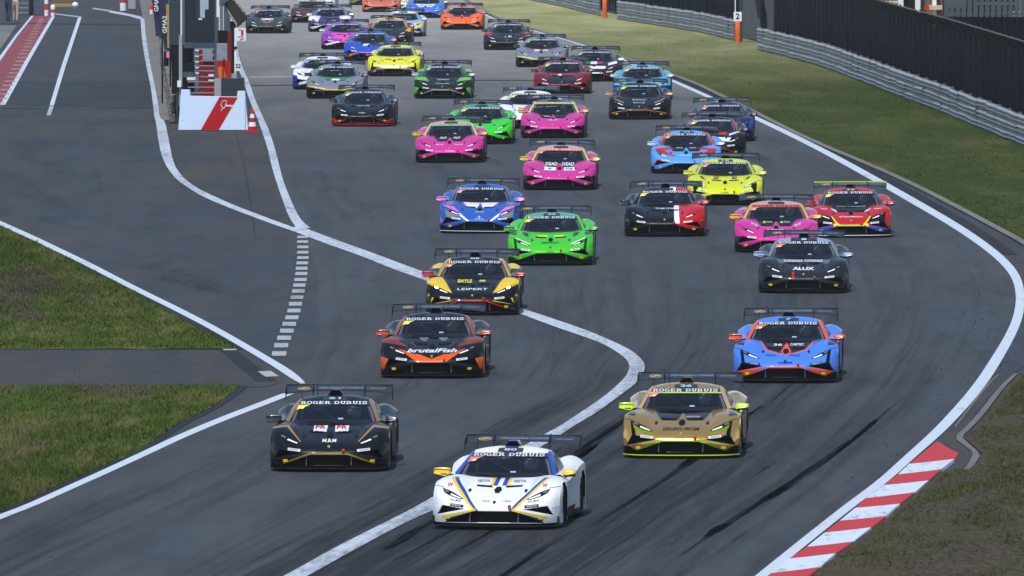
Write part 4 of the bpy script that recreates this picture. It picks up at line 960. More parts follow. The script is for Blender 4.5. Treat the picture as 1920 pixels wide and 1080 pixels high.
def chaikin(pts, it=2):
    for _ in range(it):
        q = [pts[0]]
        for a, b in zip(pts[:-1], pts[1:]):
            q += [tuple(.75 * x + .25 * y for x, y in zip(a, b)), tuple(.25 * x + .75 * y for x, y in zip(a, b))]
        pts = q + [pts[-1]]
    return pts
def ribbon(name, L, Rr, mat, dz=.012, parent=None, label=None, kind='structure', smooth=2, seg=3):
    L = chaikin(L, smooth); Rr = chaikin(Rr, smooth)
    L2, R2 = [], []
    for i in range(len(L) - 1):
        ns = max(seg, int(abs(L[i][1] - L[i + 1][1]) / 3.5)) if L[i][1] < 340 else seg
        for k in range(ns):
            t = k / ns
            L2.append(tuple(a + (b - a) * t for a, b in zip(L[i], L[i + 1]))); R2.append(tuple(a + (b - a) * t for a, b in zip(Rr[i], Rr[i + 1])))
    L2.append(L[-1]); R2.append(Rr[-1])
    V = [gp(*p, dz) for p in L2] + [gp(*p, dz) for p in R2]; n = len(L2)
    me = mesh(name, V, [(i, i + 1, n + i + 1, n + i) for i in range(n - 1)])
    bmm = bmesh.new(); bmm.from_mesh(me)
    for f in bmm.faces:
        if f.normal.z < 0: f.normal_flip()
    bmm.to_mesh(me); bmm.free()
    o = link(name, me, mat, parent)
    if parent is None: tag(o, label, kind=kind)
    return o
def wline(name, pts, mat, label=None, dz=.012, parent=None, smooth=2):
    pts = [(u, v, w * .88) for u, v, w in pts]
    return ribbon(name, [(u - w / 2, v) for u, v, w in pts], [(u + w / 2, v) for u, v, w in pts], mat, dz, parent, label, smooth=smooth)
wline('track_edge_line', RL, M['line'], 'long white line along the outer edge of the track')
wline('track_edge_line', [(-200,330,20),(0,419,22),(56,444,22),(94,462,22),(167,497,22),(222,526,22),(278,554,22),(333,581,23),(389,610,23),(444,641,23),(500,674,24),(533,694,26),(556,711,22),(568,720,10)], M['line'], 'white line along the upper inner grass')
wline('track_edge_line', [(540,739,26),(500,755,28),(444,776,28),(389,798,28),(333,822,27),(278,848,26),(222,874,26),(167,899,26),(111,924,26),(56,949,27),(0,970,28),(-120,1020,28),(-260,1080,28),(-400,1130,28)], M['line'], 'white line along the lower inner grass')
f1e = [(35,263.5,270.5),(75,266,274),(118,273,281),(163,282.7,290.7),(197,287,296.7),(223,290,300),(226,292,309),(263,296.7,316.7),(287,301.7,320.7),(307,309,326),(320,317,332.7),(337,330.7,347),(353,353,369),(367,376,398),(382,409,431),(395,442,464),(408,476,498),(420,509,531),(431,540,562)]
ribbon('pit_exit_line', [(a, v) for v, a, b in f1e], [(b, v) for v, a, b in f1e], M['line_worn'], label='curved white line bounding the pit exit lane', smooth=1)
OUT = [(560,424),(633,452),(693,473),(740,491),(800,513),(890,547),(977,579),(1038,599),(1093,618),(1132,633.6),(1166,649),(1191,663),(1207,679),(1210,693),(1196,718),(1154,749),(1116,777),(1082,796),(1052,816),(1013,840),(835,950),(780,971),(700,1013),(640,1046),(585,1077),(480,1135)]
INN = [(540,431),(620,461),(680,482),(730,503),(792,525),(883,558),(975,589),(1029,610),(1085,629),(1132,646),(1160,663),(1177,677),(1181,691),(1174,707),(1154,727),(1127,749),(1085,777),(1052,799),(1024,814),(988,834),(810,934),(770,957),(690,997),(625,1030),(545,1075),(440,1130)]
ribbon('pit_exit_line', INN, OUT, M['line_worn'], .016, label='worn white line sweeping across the middle of the track', smooth=2)
ge = [(0,427,430),(60,435,440),(105,442,448),(133,448,457),(153,457,467),(187,467,478),(220,481.7,493),(243,490,504),(277,501.7,515),(307,508,522.7),(337,516.7,530),(370,528,543),(403,540,558),(417,548,568),(428,556,582)]
ribbon('pit_island_line', [(a, v) for v, a, b in ge], [(b, v) for v, a, b in ge], M['line_worn'], .008, label='white line between the pit wall and the track', smooth=1)
dash = [(1014,103),(1022,117),(1022,133),(1023,151),(1023,169),(1023,187),(1021,205),(1019,223),(1018,241),(1015,261),(1011,280),(1008,300),(1003,321),(998,343),(993,366),(986,389),(977,411),(969,434),(960,458),(950,483),(943,511)]
for i, (a, b) in enumerate(dash[1:]):
    u, v = a / 1.8, 380 + b / 1.8; w = 20 + 7 * i / 20; h = 4.4 + 4.2 * i / 20
    d_ = ribbon('lane_dash', [(u - w / 2, v - h / 2), (u - w / 2 - 1, v + h / 2)], [(u + w / 2, v - h / 2), (u + w / 2 - 1, v + h / 2)], M['line_grey'], .012, label='short white dash in the row across the pit exit', smooth=0, seg=1)
    d_['group'] = 'dashes across the pit exit'
# pit lane markings
area('pit_walkway', [(30, 63), (108, 3), (175, -45), (225, -60)], [(30, 98), (193, 6), (225, -14)], 30, 205, M['lane_red'], .008, 3, 'red painted strip beside the pit lane')
for i in range(26):
    t = i / 26; v = 36 + 165 * t ** 1.35; cu = 80 - 84 * ((v - 31) / 165)
    hw = 5 + 7 * t
    d_ = ribbon('rung_mark', [(cu - hw, v), (cu - hw, v + 1.2 + t * 1.3)], [(cu + hw, v - .4), (cu + hw, v + .8 + t * 1.3)], M['rung'], .012, label='faded pale rung on the red strip', smooth=0, seg=1)
    d_['group'] = 'pale rungs on the red strip'
wline('pit_lane_line', [(61,30,5),(30,68,6),(0,110,8),(-45,172,9)], M['line'], 'white border on the paddock side of the red strip', smooth=0)
wline('pit_lane_line', [(100,31,7),(52,113,9),(5,197,11)], M['line'], 'white border on the lane side of the red strip', smooth=0)
wline('pit_lane_line', [(150,32,7),(119,125,9),(97,198,9)], M['line'], 'single white line in the middle of the pit lane', smooth=0)
wline('pit_lane_line', [(97,199,9),(91,217,9)], M['line_grey'], 'greyed end of the middle pit lane line', smooth=0)
ribbon('pit_lane_line', [(104,25.5),(151,31)], [(104,27.5),(151,33.5)], M['line_grey'], label='faded cross line at the head of the pit lane', smooth=0, seg=6)
ribbon('pit_lane_line', [(203,19),(240,26),(267,32)], [(205,24),(240,30),(263,37)], M['line_worn'], label='white line angling in by the paddock gate', smooth=0, seg=4)
ribbon('pit_lane_line', [(175,15),(205,19)], [(172,17),(205,22)], M['line_grey'], label='faint white patch at the paddock gate', smooth=0, seg=4)
# seams and repaired patches
for a, b, w, m_, lab in (((0, 200), (292, 208), 1.0, 'asphalt_pale', 'pale seam across the pit lane'), ((0, 216), (292, 223), .8, 'asphalt_pale', 'second pale seam across the pit lane'), ((0, 44), (292, 47), 2.0, 'asphalt_dark', 'dark drain across the head of the pit lane'), ((467, 145), (548, 144), 1.2, 'line_grey', 'thin white start mark beside the pit wall'), ((470, 161), (560, 160), 1.4, 'asphalt_dark', 'dark joint across the straight by the pit wall'), ((860, 151), (1000, 151), 1.4, 'asphalt_dark', 'dark joint across the middle of the straight')):
    ribbon('road_seam', [(a[0], a[1] - w / 2), (b[0], b[1] - w / 2)], [(a[0], a[1] + w / 2), (b[0], b[1] + w / 2)], M[m_], .009, label=lab, smooth=0, seg=10)
ribbon('road_seam', [(441, 245), (456, 310), (466, 360), (478, 445)], [(443, 245), (458, 310), (468, 360), (480, 445)], M['asphalt_dark'], .009, label='dark joint running through the pit island')
area('pit_lane_patch', [(150, -80), (204, -80)], [(150, 284), (204, 291)], 152, 204, M['asphalt_mid'], .006, 4, 'darker asphalt band across the pit lane')
area('pit_island', [(226, 312), (263, 318), (307, 328), (337, 348), (367, 400), (395, 466), (425, 550)], [(226, 486), (277, 502), (337, 517), (403, 540), (425, 551)], 226, 425, M['asphalt_brown'], .006, 4, 'brownish asphalt island at the end of the pit wall')
area('pit_verge', [(0, 262), (37, 268), (75, 274), (120, 281), (160, 289), (200, 297), (226, 303)], [(0, 284), (50, 292), (100, 305), (160, 318), (226, 330)], 0, 226, M['concrete'], .010, 3, 'narrow concrete verge at the foot of the pit wall')
area('access_road', [(655, -700), (726, -700)], [(655, 430), (690, 490), (714, 535), (726, 500)], 655, 726, M['asphalt_brown'], .008, 6, 'service road joining the track between the grass patches')
# skid marks and tyre streaks: thin films of rubber, patchy and fading out at their edges
def smear_mat(name, strength):
    t = NT(name)
    uv = t.n('ShaderNodeUVMap').outputs[0]; s = t.n('ShaderNodeSeparateXYZ', ins={0: uv})
    pos = t.n('ShaderNodeNewGeometry').outputs['Position']
    ac = t.math('SUBTRACT', 1.0, t.math('ABSOLUTE', t.math('MULTIPLY_ADD', s.outputs[1], 2.0, -1.0)))
    al = t.math('SUBTRACT', 1.0, t.math('ABSOLUTE', t.math('MULTIPLY_ADD', s.outputs[0], 2.0, -1.0)))
    n = t.noise(t.scaled(pos, (5, .35, 1)), 1.0, 5, .7)
    n2 = t.noise(t.n('ShaderNodeCombineXYZ', ins={0: t.math('MULTIPLY', s.outputs[0], 1.5), 1: t.math('MULTIPLY', s.outputs[1], 5.0), 2: t.n('ShaderNodeObjectInfo').outputs['Random']}).outputs[0], 2.0, 3, .6)
    a = t.math('MULTIPLY', t.math('MULTIPLY', t.ramp(ac, 0, .7), t.ramp(al, 0, .5)), t.math('MULTIPLY', t.ramp(n, .3, .62), t.ramp(n2, .35, .62)))
    t.set(Base_Color=(.010, .011, .014), Roughness=.8, Alpha=t.math('MULTIPLY', a, strength)); t.b.inputs['Specular IOR Level'].default_value = .1
    return t.m
M['smear'] = smear_mat('rubber_smear', .26); M['smear_soft'] = smear_mat('rubber_smear_soft', .16)
def smear(name, pts, w, mat, dz, label, group):
    q = chaikin([(float(a), float(b)) for a, b in pts], 2); G_ = [gp(u, v, dz) for u, v in q]; V = []; F = []; UV = []
    for i, p in enumerate(G_):
        d = (G_[min(i + 1, len(G_) - 1)] - G_[max(i - 1, 0)]); d.z = 0; d.normalize(); nrm = Vector((d.y, -d.x, 0)) * w / 2
        V += [p - nrm, p + nrm]; UV += [(i / (len(G_) - 1), 0), (i / (len(G_) - 1), 1)]
    me = mesh(name, V, [(2 * i, 2 * i + 1, 2 * i + 3, 2 * i + 2) for i in range(len(G_) - 1)]); ul = me.uv_layers.new(name='UVMap')
    for lp in me.loops: ul.data[lp.index].uv = UV[lp.vertex_index]
    o = link(name, me, mat); tag(o, label, kind='structure'); o['group'] = group
for k, (pts, w) in enumerate((([(236, 493), (300, 506), (360, 523), (450, 565)], 1.0), ([(262, 514), (330, 525), (410, 552)], .8), ([(330, 288), (390, 290), (438, 303), (436, 316)], .35), ([(330, 318), (356, 312), (338, 298)], .3), ([(545, 316), (610, 325), (615, 345), (592, 370)], .4), ([(70, 405), (130, 428), (200, 432)], .8),
        ([(180, 315), (186, 340), (190, 368)], .22), ([(202, 400), (205, 425)], .2), ([(20, 260), (70, 300), (130, 330)], 1.3), ([(-20, 300), (60, 370), (160, 400)], 1.5), ([(610, 520), (560, 560), (480, 570)], .5))):
    smear('skid_mark', pts, w, M['smear_soft'] if w > 1 else M['smear'], .018 + k * .0004, 'dark smudged skid mark on the pit exit asphalt', 'skid marks on the pit exit')
rs = random.Random(5)
for k in range(90):
    zone_ = k % 6
    v0 = rs.uniform(640, 1000) if zone_ else rs.uniform(380, 640); s_ = rs.uniform(.42, .93) if zone_ else rs.uniform(.25, .95); L_ = rs.uniform(150, 380)
    q = []
    for i in range(9):
        v = min(1149, v0 + L_ * i / 8); l, r_ = interp(LT, v), interp(RLv, v); q.append((l + (r_ - l) * (s_ + .02 * (i / 8) ** 2 * (k % 5 - 2)), v + i * .01))
    smear('tyre_mark', q, rs.choice((.12, .16, .2, .25, .3, .4)), M['smear'] if zone_ and k % 2 else M['smear_soft'], .020 + k * .00025, 'dark tyre streak on the track at the turn-in', 'tyre streaks on the track')

# ------------------------------------------------------------------ kerb with red and white blocks
kerb = empty('kerb', gp(1600, 980)); tag(kerb, 'red and white painted kerb at the inside of the turn', 'kerb')
KZ = lambda x, y: (1400 + x / 2.7, 680 + y / 2.7)
kl = [(960,403),(822,517),(765,570),(692,625),(605,690),(550,740),(470,805),(395,865),(305,937),(215,997),(125,1070),(30,1140),(-70,1210)]
kr = [(1072,473),(1050,503),(985,555),(920,612),(850,672),(775,730),(705,793),(630,850),(540,922),(450,982),(370,1052),(285,1120),(195,1190)]
kl[0] = (965, 403)
M['kerb_white'] = line_paint('kerb_white', (.56, .63, .72), .75); M['kerb_red'] = line_paint('kerb_red', (.46, .012, .017), .25)
for i in range(len(kl) - 1):
    if i == 0: quad = [KZ(965, 403), KZ(1072, 473), KZ(1052, 503), KZ(822, 517)]
    else: quad = [KZ(*kl[i]), KZ(*kr[i]), KZ(*kr[i + 1]), KZ(*kl[i + 1])]
    Vb = []
    P4 = [gp(*q_) for q_ in quad]
    for t in (0, .33, .66, 1.0):                                            # ramp profile rising outward
        for e in (0, 1):
            a, b = (P4[0], P4[1]) if e == 0 else (P4[3], P4[2])
            p = a + (b - a) * t; Vb.append((p.x, p.y, p.z + .016 + .034 * t ** 1.3))
    Vb += [(Vb[6][0] + .02, Vb[6][1], -.05), (Vb[7][0] + .02, Vb[7][1], -.05), (Vb[0][0], Vb[0][1], -.02), (Vb[1][0], Vb[1][1], -.02)]
    Fb = [(0, 1, 3, 2)[::-1], (2, 3, 5, 4)[::-1], (4, 5, 7, 6)[::-1], (6, 7, 9, 8)[::-1], (10, 11, 1, 0)[::-1], (0, 2, 4, 6, 8, 10), (1, 11, 9, 7, 5, 3)]
    o = link('kerb_block', mesh('kerb_block', Vb, Fb), M['kerb_red'] if i % 2 == 0 else M['kerb_white'], kerb)
    o.matrix_parent_inverse = Matrix.Translation(-kerb.location)
ks = [(1355,60),(1275,130),(1180,255),(1110,330),(1050,385),(1100,425),(1150,462),(1130,505),(1100,548)]
ko = [(1372,62),(1300,135),(1210,258),(1140,335),(1085,382),(1125,415),(1186,470),(1160,515),(1125,548)]
M['drain'] = asphalt('drain_grey', (.13, .135, .145), .2, brown=.2)
ribbon('drain_strip', [KZ(*p) for p in ks], [KZ(*p) for p in ko], M['drain'], .024, label='pale concrete drain strip behind the kerb', smooth=1)
area('runoff_strip', [(685, 1880), (717, 1856), (750, 1832), (795, 1792), (829, 1768), (850, 1796), (880, 1790)], [(685, 1925), (702, 1900), (745, 1855), (800, 1812), (822, 1790), (850, 1828), (880, 1808)], 685, 880, M['asphalt_brown'], .008, 2, 'brown strip between the outer line and the drain')
ribbon('track_joint', [(1871, 703), (1850, 722), (1790, 800)], [(1873, 704), (1852, 724), (1792, 802)], M['concrete'], .016, label='thin pale joint beside the outer line')

# ------------------------------------------------------------------ grass
GR = [(-90, 830), (0, 876), (22, 911), (40, 950), (58, 1012), (73, 1066), (89, 1119), (113, 1184), (124, 1212), (153, 1300), (184, 1365), (216, 1429), (249, 1494), (278, 1558), (299, 1610), (338, 1700), (378, 1780), (420, 1860), (455, 1925), (490, 1985), (560, 2050), (700, 2080)]
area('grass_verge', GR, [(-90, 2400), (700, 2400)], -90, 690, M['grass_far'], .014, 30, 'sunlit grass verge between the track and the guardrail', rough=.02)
ribbon('verge_edge', [(u - 7 - v / 50, v) for v, u in GR[1:-2]], [(u + 1, v) for v, u in GR[1:-2]], M['concrete'], .034, label='pale gravelly edge of the outer grass', smooth=1)
ribbon('gutter', [(u + w / 2 + 1, v) for u, v, w in RL[1:16]], [(u + w / 2 + 10 + v / 28, v + 0) for u, v, w in RL[1:16]], M['asphalt_dark'], .008, label='dark gutter beyond the outer white line', smooth=1)
GA = [(330, -230), (400, -60), (427, -2), (463, 76), (500, 150), (537, 222), (597, 331), (624, 386), (645, 425), (656, 437)]
area('grass_patch', [(330, -900), (656, -900)], GA, 330, 656, M['grass'], .012, 40, 'inner grass patch above the service road', rough=.02)
GB = [(724, 450), (745, 425), (769, 389), (797, 330), (847, 258), (888, 162), (930, 66), (960, -3), (1010, -120), (1100, -330)]
area('grass_patch', [(724, -900), (1100, -900)], GB, 724, 1100, M['grass'], .012, 40, 'inner grass patch below the service road', rough=.02)
GC = [(700, 1914), (730, 1884), (776, 1851), (804, 1825), (822, 1805), (834, 1820), (854, 1842), (871, 1833), (884, 1814), (886, 1768), (907, 1742), (929, 1717), (950, 1689), (974, 1663), (995, 1635), (1021, 1602), (1044, 1569), (1070, 1539), (1110, 1490)]
area('grass_patch', GC, [(700, 2500), (1110, 2500)], 700, 1110, M['dirt'], .012, 40, 'worn grass and dirt patch behind the kerb', rough=.03)
ribbon('verge_edge', [(u - 2, v) for v, u in GB[:8]], [(u + 16, v) for v, u in GB[:8]], M['asphalt_dark'], .010, label='dark asphalt edge of the lower inner grass', smooth=1)
ribbon('verge_edge', [(u - 2, v) for v, u in GA[1:]], [(u + 18, v) for v, u in GA[1:]], M['asphalt_dark'], .010, label='dark asphalt edge of the upper inner grass', smooth=1)
# drain grating where the service road meets the track
dr = empty('drain_channel', gp(475, 688)); tag(dr, 'dark drain channel at the mouth of the service road', 'drain')
for q_, m_ in (([(412, 657), (440, 656), (520, 716), (480, 716)], 'asphalt_dark'), ([(417, 656), (442, 655.5), (445, 658), (420, 658.5)], 'line_grey'), ([(483, 698), (508, 697), (523, 707), (498, 708)], 'line_grey')):
    o = ribbon('grating', [q_[0], q_[3]], [q_[1], q_[2]], M[m_], .014 if m_ == 'asphalt_dark' else .018, parent=dr, smooth=0, seg=4); o.matrix_parent_inverse = Matrix.Translation(-dr.location)

def blades(name, edges_fn, v0, v1, count, mat, label, hmin=.03, hmax=.09, wmul=1.0, clump=None):
    V = []; F = []; made = 0
    ymax, ymin = gp(0, v0).y, gp(0, v1).y
    while made < count:
        Y = random.uniform(ymin, ymax)
        v = HORIZON + FPX * (CAMH - gz(Y)) / Y if Y < 380 else None
        if v is None:
            lo, hi = v0, v1
            for _ in range(14):
                mid = (lo + hi) / 2
                if gp(0, mid).y > Y: lo = mid
                else: hi = mid
            v = lo
        l, r_ = edges_fn(v)
        u = random.uniform(l, r_); x = (u - 960) / FPX * Y * 1.0009
        c_ = math.sin(x * 2.1 + 3 * math.sin(Y * .31)) * math.sin(Y * .43 + 2 * math.sin(x * 1.3)) + random.gauss(0, .5)
        if clump is not None and c_ < clump: made += 0.25; continue
        h = random.uniform(hmin, hmax) * (1 + .3 * c_); a = random.uniform(0, math.pi); w = random.uniform(.006, .014) * wmul
        lx, ly = random.gauss(0, .5) * h, random.gauss(0, .5) * h; z = gz(Y) + .012
        b = len(V)
        V += [(x - w * math.cos(a), Y - w * math.sin(a), z), (x + w * math.cos(a), Y + w * math.sin(a), z), (x + lx, Y + ly, z + max(.012, h))]
        F.append((b, b + 1, b + 2)); made += 1
    tag(link(name, mesh(name, V, F), mat), label, kind='stuff')
blades('grass', lambda v: (-60, interp(GA, v) + 4), 395, 655, 52000, M['grass'], 'short grass blades on the upper inner patch', wmul=1.3)
blades('grass', lambda v: (-60, interp(GB, v) + 4), 725, 1095, 52000, M['grass'], 'short grass blades on the lower inner patch')
M['grass_c'] = grass_mat('grass_c', (.044, .060, .016), (.078, .096, .032), (.11, .10, .048), (.08, .07, .042), .12)
blades('grass', lambda v: (interp(GC, v) + 14, 2000), 705, 1100, 60000, M['grass_c'], 'sparse grass tufts behind the kerb', .015, .055, .8, clump=.0)
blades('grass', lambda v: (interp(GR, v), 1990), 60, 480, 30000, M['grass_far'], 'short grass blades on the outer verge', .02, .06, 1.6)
V = []; F = []
for k in range(1400):                                   # pebbles in the worn patches
    if k % 3: v = random.uniform(705, 1080); u = interp(GC, v) + random.random() ** 1.5 * 260 + 4
    else: v = random.choice((random.uniform(726, 790), random.uniform(800, 960))); u = interp(GB, v) - random.random() ** 2 * 220
    p = gp(u, v, .012); r_ = random.uniform(.006, .022); b = len(V)
    V += [(p.x - r_, p.y, p.z), (p.x, p.y - r_, p.z), (p.x + r_, p.y, p.z), (p.x, p.y + r_, p.z), (p.x, p.y, p.z + r_ * 1.2)]
    F += [(b, b + 1, b + 4), (b + 1, b + 2, b + 4), (b + 2, b + 3, b + 4), (b + 3, b, b + 4)]
tag(link('gravel', mesh('gravel', V, F), M['concrete']), 'loose pebbles in the worn turf', kind='stuff')
# crumbs of rubber off the racing line
V = []; F = []
for k in range(420):
    v = random.uniform(430, 900); u = interp(RLv, v) - abs(random.gauss(0, 60)) - 14 if k % 3 else interp(RLv, v) + random.uniform(14, 50)
    if k % 7 == 0: v = random.uniform(300, 1060); u = interp(LT, v) + random.random() * (interp(RLv, v) - interp(LT, v))
    if k % 5 == 0: v = random.uniform(660, 722); u = random.uniform(100, 480)
    p = gp(u, v, .008); r_ = random.uniform(.006, .020); b = len(V)
    V += [(p.x - r_, p.y, p.z), (p.x, p.y - r_ * 3, p.z), (p.x + r_, p.y, p.z), (p.x, p.y + r_ * 3, p.z), (p.x, p.y, p.z + r_)]
    F += [(b, b + 1, b + 4), (b + 1, b + 2, b + 4), (b + 2, b + 3, b + 4), (b + 3, b, b + 4)]
tag(link('debris', mesh('debris', V, F), M['tyre']), 'scattered crumbs of tyre rubber off the racing line', kind='stuff')

# ------------------------------------------------------------------ guardrails
M['galv'] = plain('galvanised_steel', (.30, .32, .35), .45, .15, var=.35, scale=1.4)
M['post'] = plain('post_steel', (.16, .165, .17), .55, .3)
W = [(0, 0), (.0, .03), (.055, .075), (.06, .10), (.0, .14), (.0, .17), (.06, .21), (.055, .235), (0, .28), (0, .31)]
V = []; F = []
for x in (0, 4.06):
    V += [(x, -d, z) for d, z in W] + [(x, -d + .012, z) for d, z in W]
n = len(W)
for k in range(n - 1): F += [(k, k + 1, 2 * n + k + 1, 2 * n + k)[::-1], (n + k, n + k + 1, 3 * n + k + 1, 3 * n + k)]
BEAM = mesh('beam', V, F)
POST = MB().box((-.05, .02, 0), (.05, .12, .96)).me('post')
def polyline_steps(pts, step):
    out = [pts[0]]; 
    for p in pts[1:]:
        while (Vector((p.x, p.y)) - Vector((out[-1].x, out[-1].y))).length >= step:
            d = Vector((p.x - out[-1].x, p.y - out[-1].y)).normalized() * step
            q = Vector((out[-1].x + d.x, out[-1].y + d.y, 0)); q.z = gz(q.y); out.append(q)
    return out
def guardrail(label, px, h=.93):
    pts = polyline_steps([gp(u, v) for u, v in px], 4.0)
    root = empty('guardrail', pts[0]); tag(root, label, 'guardrail')
    for a, b in zip(pts[:-1], pts[1:]):
        ang = math.atan2(b.y - a.y, b.x - a.x); tilt = -math.asin((b.z - a.z) / 4.0)
        for k in range(3):
            o = link('beam', BEAM, M['galv'], root); o.location = a - pts[0] + Vector((0, 0, .02 + k * .305 + random.uniform(-.008, .008))); o.rotation_euler = (random.uniform(-.03, .03), tilt + random.uniform(-.006, .006), ang + random.uniform(-.006, .006))
        o = link('post', POST, M['post'], root); o.location = a - pts[0]; o.rotation_euler = (0, 0, ang)
    return root, pts
rail_a, pa = guardrail('long triple beam guardrail below the dark fence', [(1421, 94), (1494, 113), (1558, 132), (1623, 158), (1687, 184), (1752, 207), (1817, 234), (1881, 260), (1960, 292), (2080, 345)])
rail_b, pb = guardrail('guardrail section ending at the orange post with the white plate', [(1158, 37), (1227, 48), (1320, 63), (1381, 78)])
rail_c, pc = guardrail('farthest guardrail section beyond the gap', [(960, -8), (998, 2), (1060, 15), (1130, 32)])

# ------------------------------------------------------------------ debris fence of dark cloth panels
M['cloth'] = plain('fence_cloth', (.006, .010, .016), .75, var=.5, scale=.9)
M['cloth_b'] = plain('fence_cloth_b', (.012, .018, .027), .75, var=.4, scale=.9)  # slightly lighter cloth tone, alternated between panels for variety
M['cloth_c'] = plain('fence_cloth_grey', (.075, .085, .095), .8, var=.3, scale=.9)
V = []; F = []; N = 16
for i in range(N + 1):
    x = 2.5 * i / N; d = .045 * math.sin(i * 2.2) + .02 * math.sin(i * 5.1)
    V += [(x, d, 0.15), (x, d * 1.2, 1.3), (x, d * .6, 2.55)]
for i in range(N): F += [(3 * i, 3 * i + 3, 3 * i + 4, 3 * i + 1), (3 * i + 1, 3 * i + 4, 3 * i + 5, 3 * i + 2)]
PANEL = mesh('fence_panel', V, F, True)
OVER = mesh('overhang_panel', [(0, 0, 2.56), (2.5, 0, 2.56), (2.5, -.42, 2.96), (0, -.42, 2.96)], [(0, 1, 2, 3)])
FPOST = MB().box((-.035, -.09, 0), (.035, .06, 2.6)).add([(-.04, .05, 2.55), (.04, .05, 2.55), (.04, -.45, 3.00), (-.04, -.45, 3.00), (-.04, .12, 2.6), (.04, .12, 2.6), (.04, -.42, 3.06), (-.04, -.42, 3.06)],
    [(0, 1, 2, 3), (7, 6, 5, 4), (0, 4, 5, 1), (1, 5, 6, 2), (2, 6, 7, 3), (3, 7, 4, 0)]).me('fence_post')
CABLE = MB().tube([(0, -.43, 3.0), (2.5, -.43, 3.0)], .015, 5).me('top_cable')
M['fpost'] = plain('fence_post_dark', (.05, .062, .08), .6)
def fence(label, pts, over=True, mats=('cloth', 'cloth_b'), hs=1.0):
    pts = polyline_steps(pts, 2.5)
    root = empty('debris_fence', pts[0]); tag(root, label, 'fence')
    for i, (a, b) in enumerate(zip(pts[:-1], pts[1:])):
        ang = math.atan2(b.y - a.y, b.x - a.x) ; tilt = -math.asin(max(-1, min(1, (b.z - a.z) / 2.5)))
        for me, nm, m_ in ((PANEL, 'fence_panel', mats[(i * 7 // 3) % 2]), (OVER, 'overhang_panel', 'dark' if i % 2 else mats[1]), (FPOST, 'fence_post', 'fpost'), (CABLE, 'top_cable', 'grey')):
            if not over and nm in ('overhang_panel', 'top_cable'): continue
            o = link(nm, me, M[m_], root); o.location = a - pts[0]; o.rotation_euler = (0, tilt if nm != 'fence_post' else 0, ang); o.scale.z = hs
    return root
def shift(pts, dx): return [Vector((p.x + dx, p.y, gz(p.y))) for p in pts]
# rails run from far to near; fences stand behind them
fa = [gp(u, v) for u, v in [(1421, 94), (1494, 113), (1558, 132), (1623, 158), (1687, 184), (1752, 207), (1817, 234), (1881, 260), (1960, 292), (2080, 345)]]
fence('dark cloth debris fence behind the long guardrail', shift(fa, .75))
fb = [gp(u, v) for u, v in [(1120, 26), (1158, 37), (1227, 48), (1320, 63), (1395, 81)]]
fence('dark cloth debris fence behind the rail with the numbered post', shift(fb, .8))
fc = [gp(u, v) for u, v in [(940, -12), (998, 2), (1060, 15), (1130, 32)]]
fence('farthest dark debris fence above the pale grass', shift(fc, 1.2))
g0 = gp(1396, 80); g1 = Vector((g0.x + 1.4, g0.y - 3, gz(g0.y - 3)))
fence('short grey fence piece closing the gap between the rails', [Vector((g0.x - .15, g0.y, g0.z)), Vector((g0.x + 2.4, g0.y - 1.2, gz(g0.y)))], False, ('cloth_c', 'cloth_c'), 1.15)
# second fence of vertical slats behind
p0 = at(1770, 95, 470); root = empty('slat_fence', (p0.x, 470, gz(470))); tag(root, 'grey vertical slat fence beyond the dark cloth fence', 'fence')
SL = MB().box((0, 0, 0), (.17, .03, 1.0)).me('slat')
for i in range(46):
    o = link('slat', SL, M['cloth_c'], root); o.location = (i * .22, -i * .05, 1.9); o.scale.z = 1.15
MB().box((0, .03, 1.95), (10.2, .08, 2.05)).build('fence_rail', M['post'], root); MB().box((0, .04, 0), (10.2, .06, 1.9)).build('backing_panel', M['cloth'], root)

# ------------------------------------------------------------------ marshal posts on the rail
M['orange'] = plain('orange_plastic', (.78, .15, .03), .5)
def marker(label, u, v, plate):
    p = gp(u, v); root = empty('marker_post', p); tag(root, label, 'post', 'orange posts at the rail ends')
    MB().lathe([(0, 0), (.11, .0), (.115, .02), (.11, .45), (.115, .47), (.11, .92), (.09, .95), (0, .95)], 14).build('post_body', M['orange'], root, True)
    MB().box((-.17, -.05, .97), (.17, -.02, 1.37)).build('number_plate', M['white'], root)
    if plate:
        Vt, Ft = text_2d(plate, .34, 1, .03); link('plate_number', mesh('plate_number', [(x, -.056, 1.17 + z) for x, z in Vt], Ft), M['black'], root)
    MB().tube([(-.10, 0, .9), (-.10, 0, 2.6)], .025, 6).build('pole', M['white'], root)
marker('orange post with a plate reading 2 at the rail end', 1383, 83, '2')
marker('orange post at the end of the farthest guardrail', 1134, 35, None)
p = at(1180, 6, 612); root = empty('traffic_cone', (p.x, p.y, p.z)); tag(root, 'orange cone cap on top of the guardrail end', 'cone')
MB().lathe([(.3, 0), (.3, .05), (.18, .06), (.05, .6), (0, .62)], 12).build('cone_body', M['orange'], root, True)
MB().box((-.45, -.1, gz(612) - p.z), (.45, .3, -.005)).build('cone_stand', M['concrete'], root)

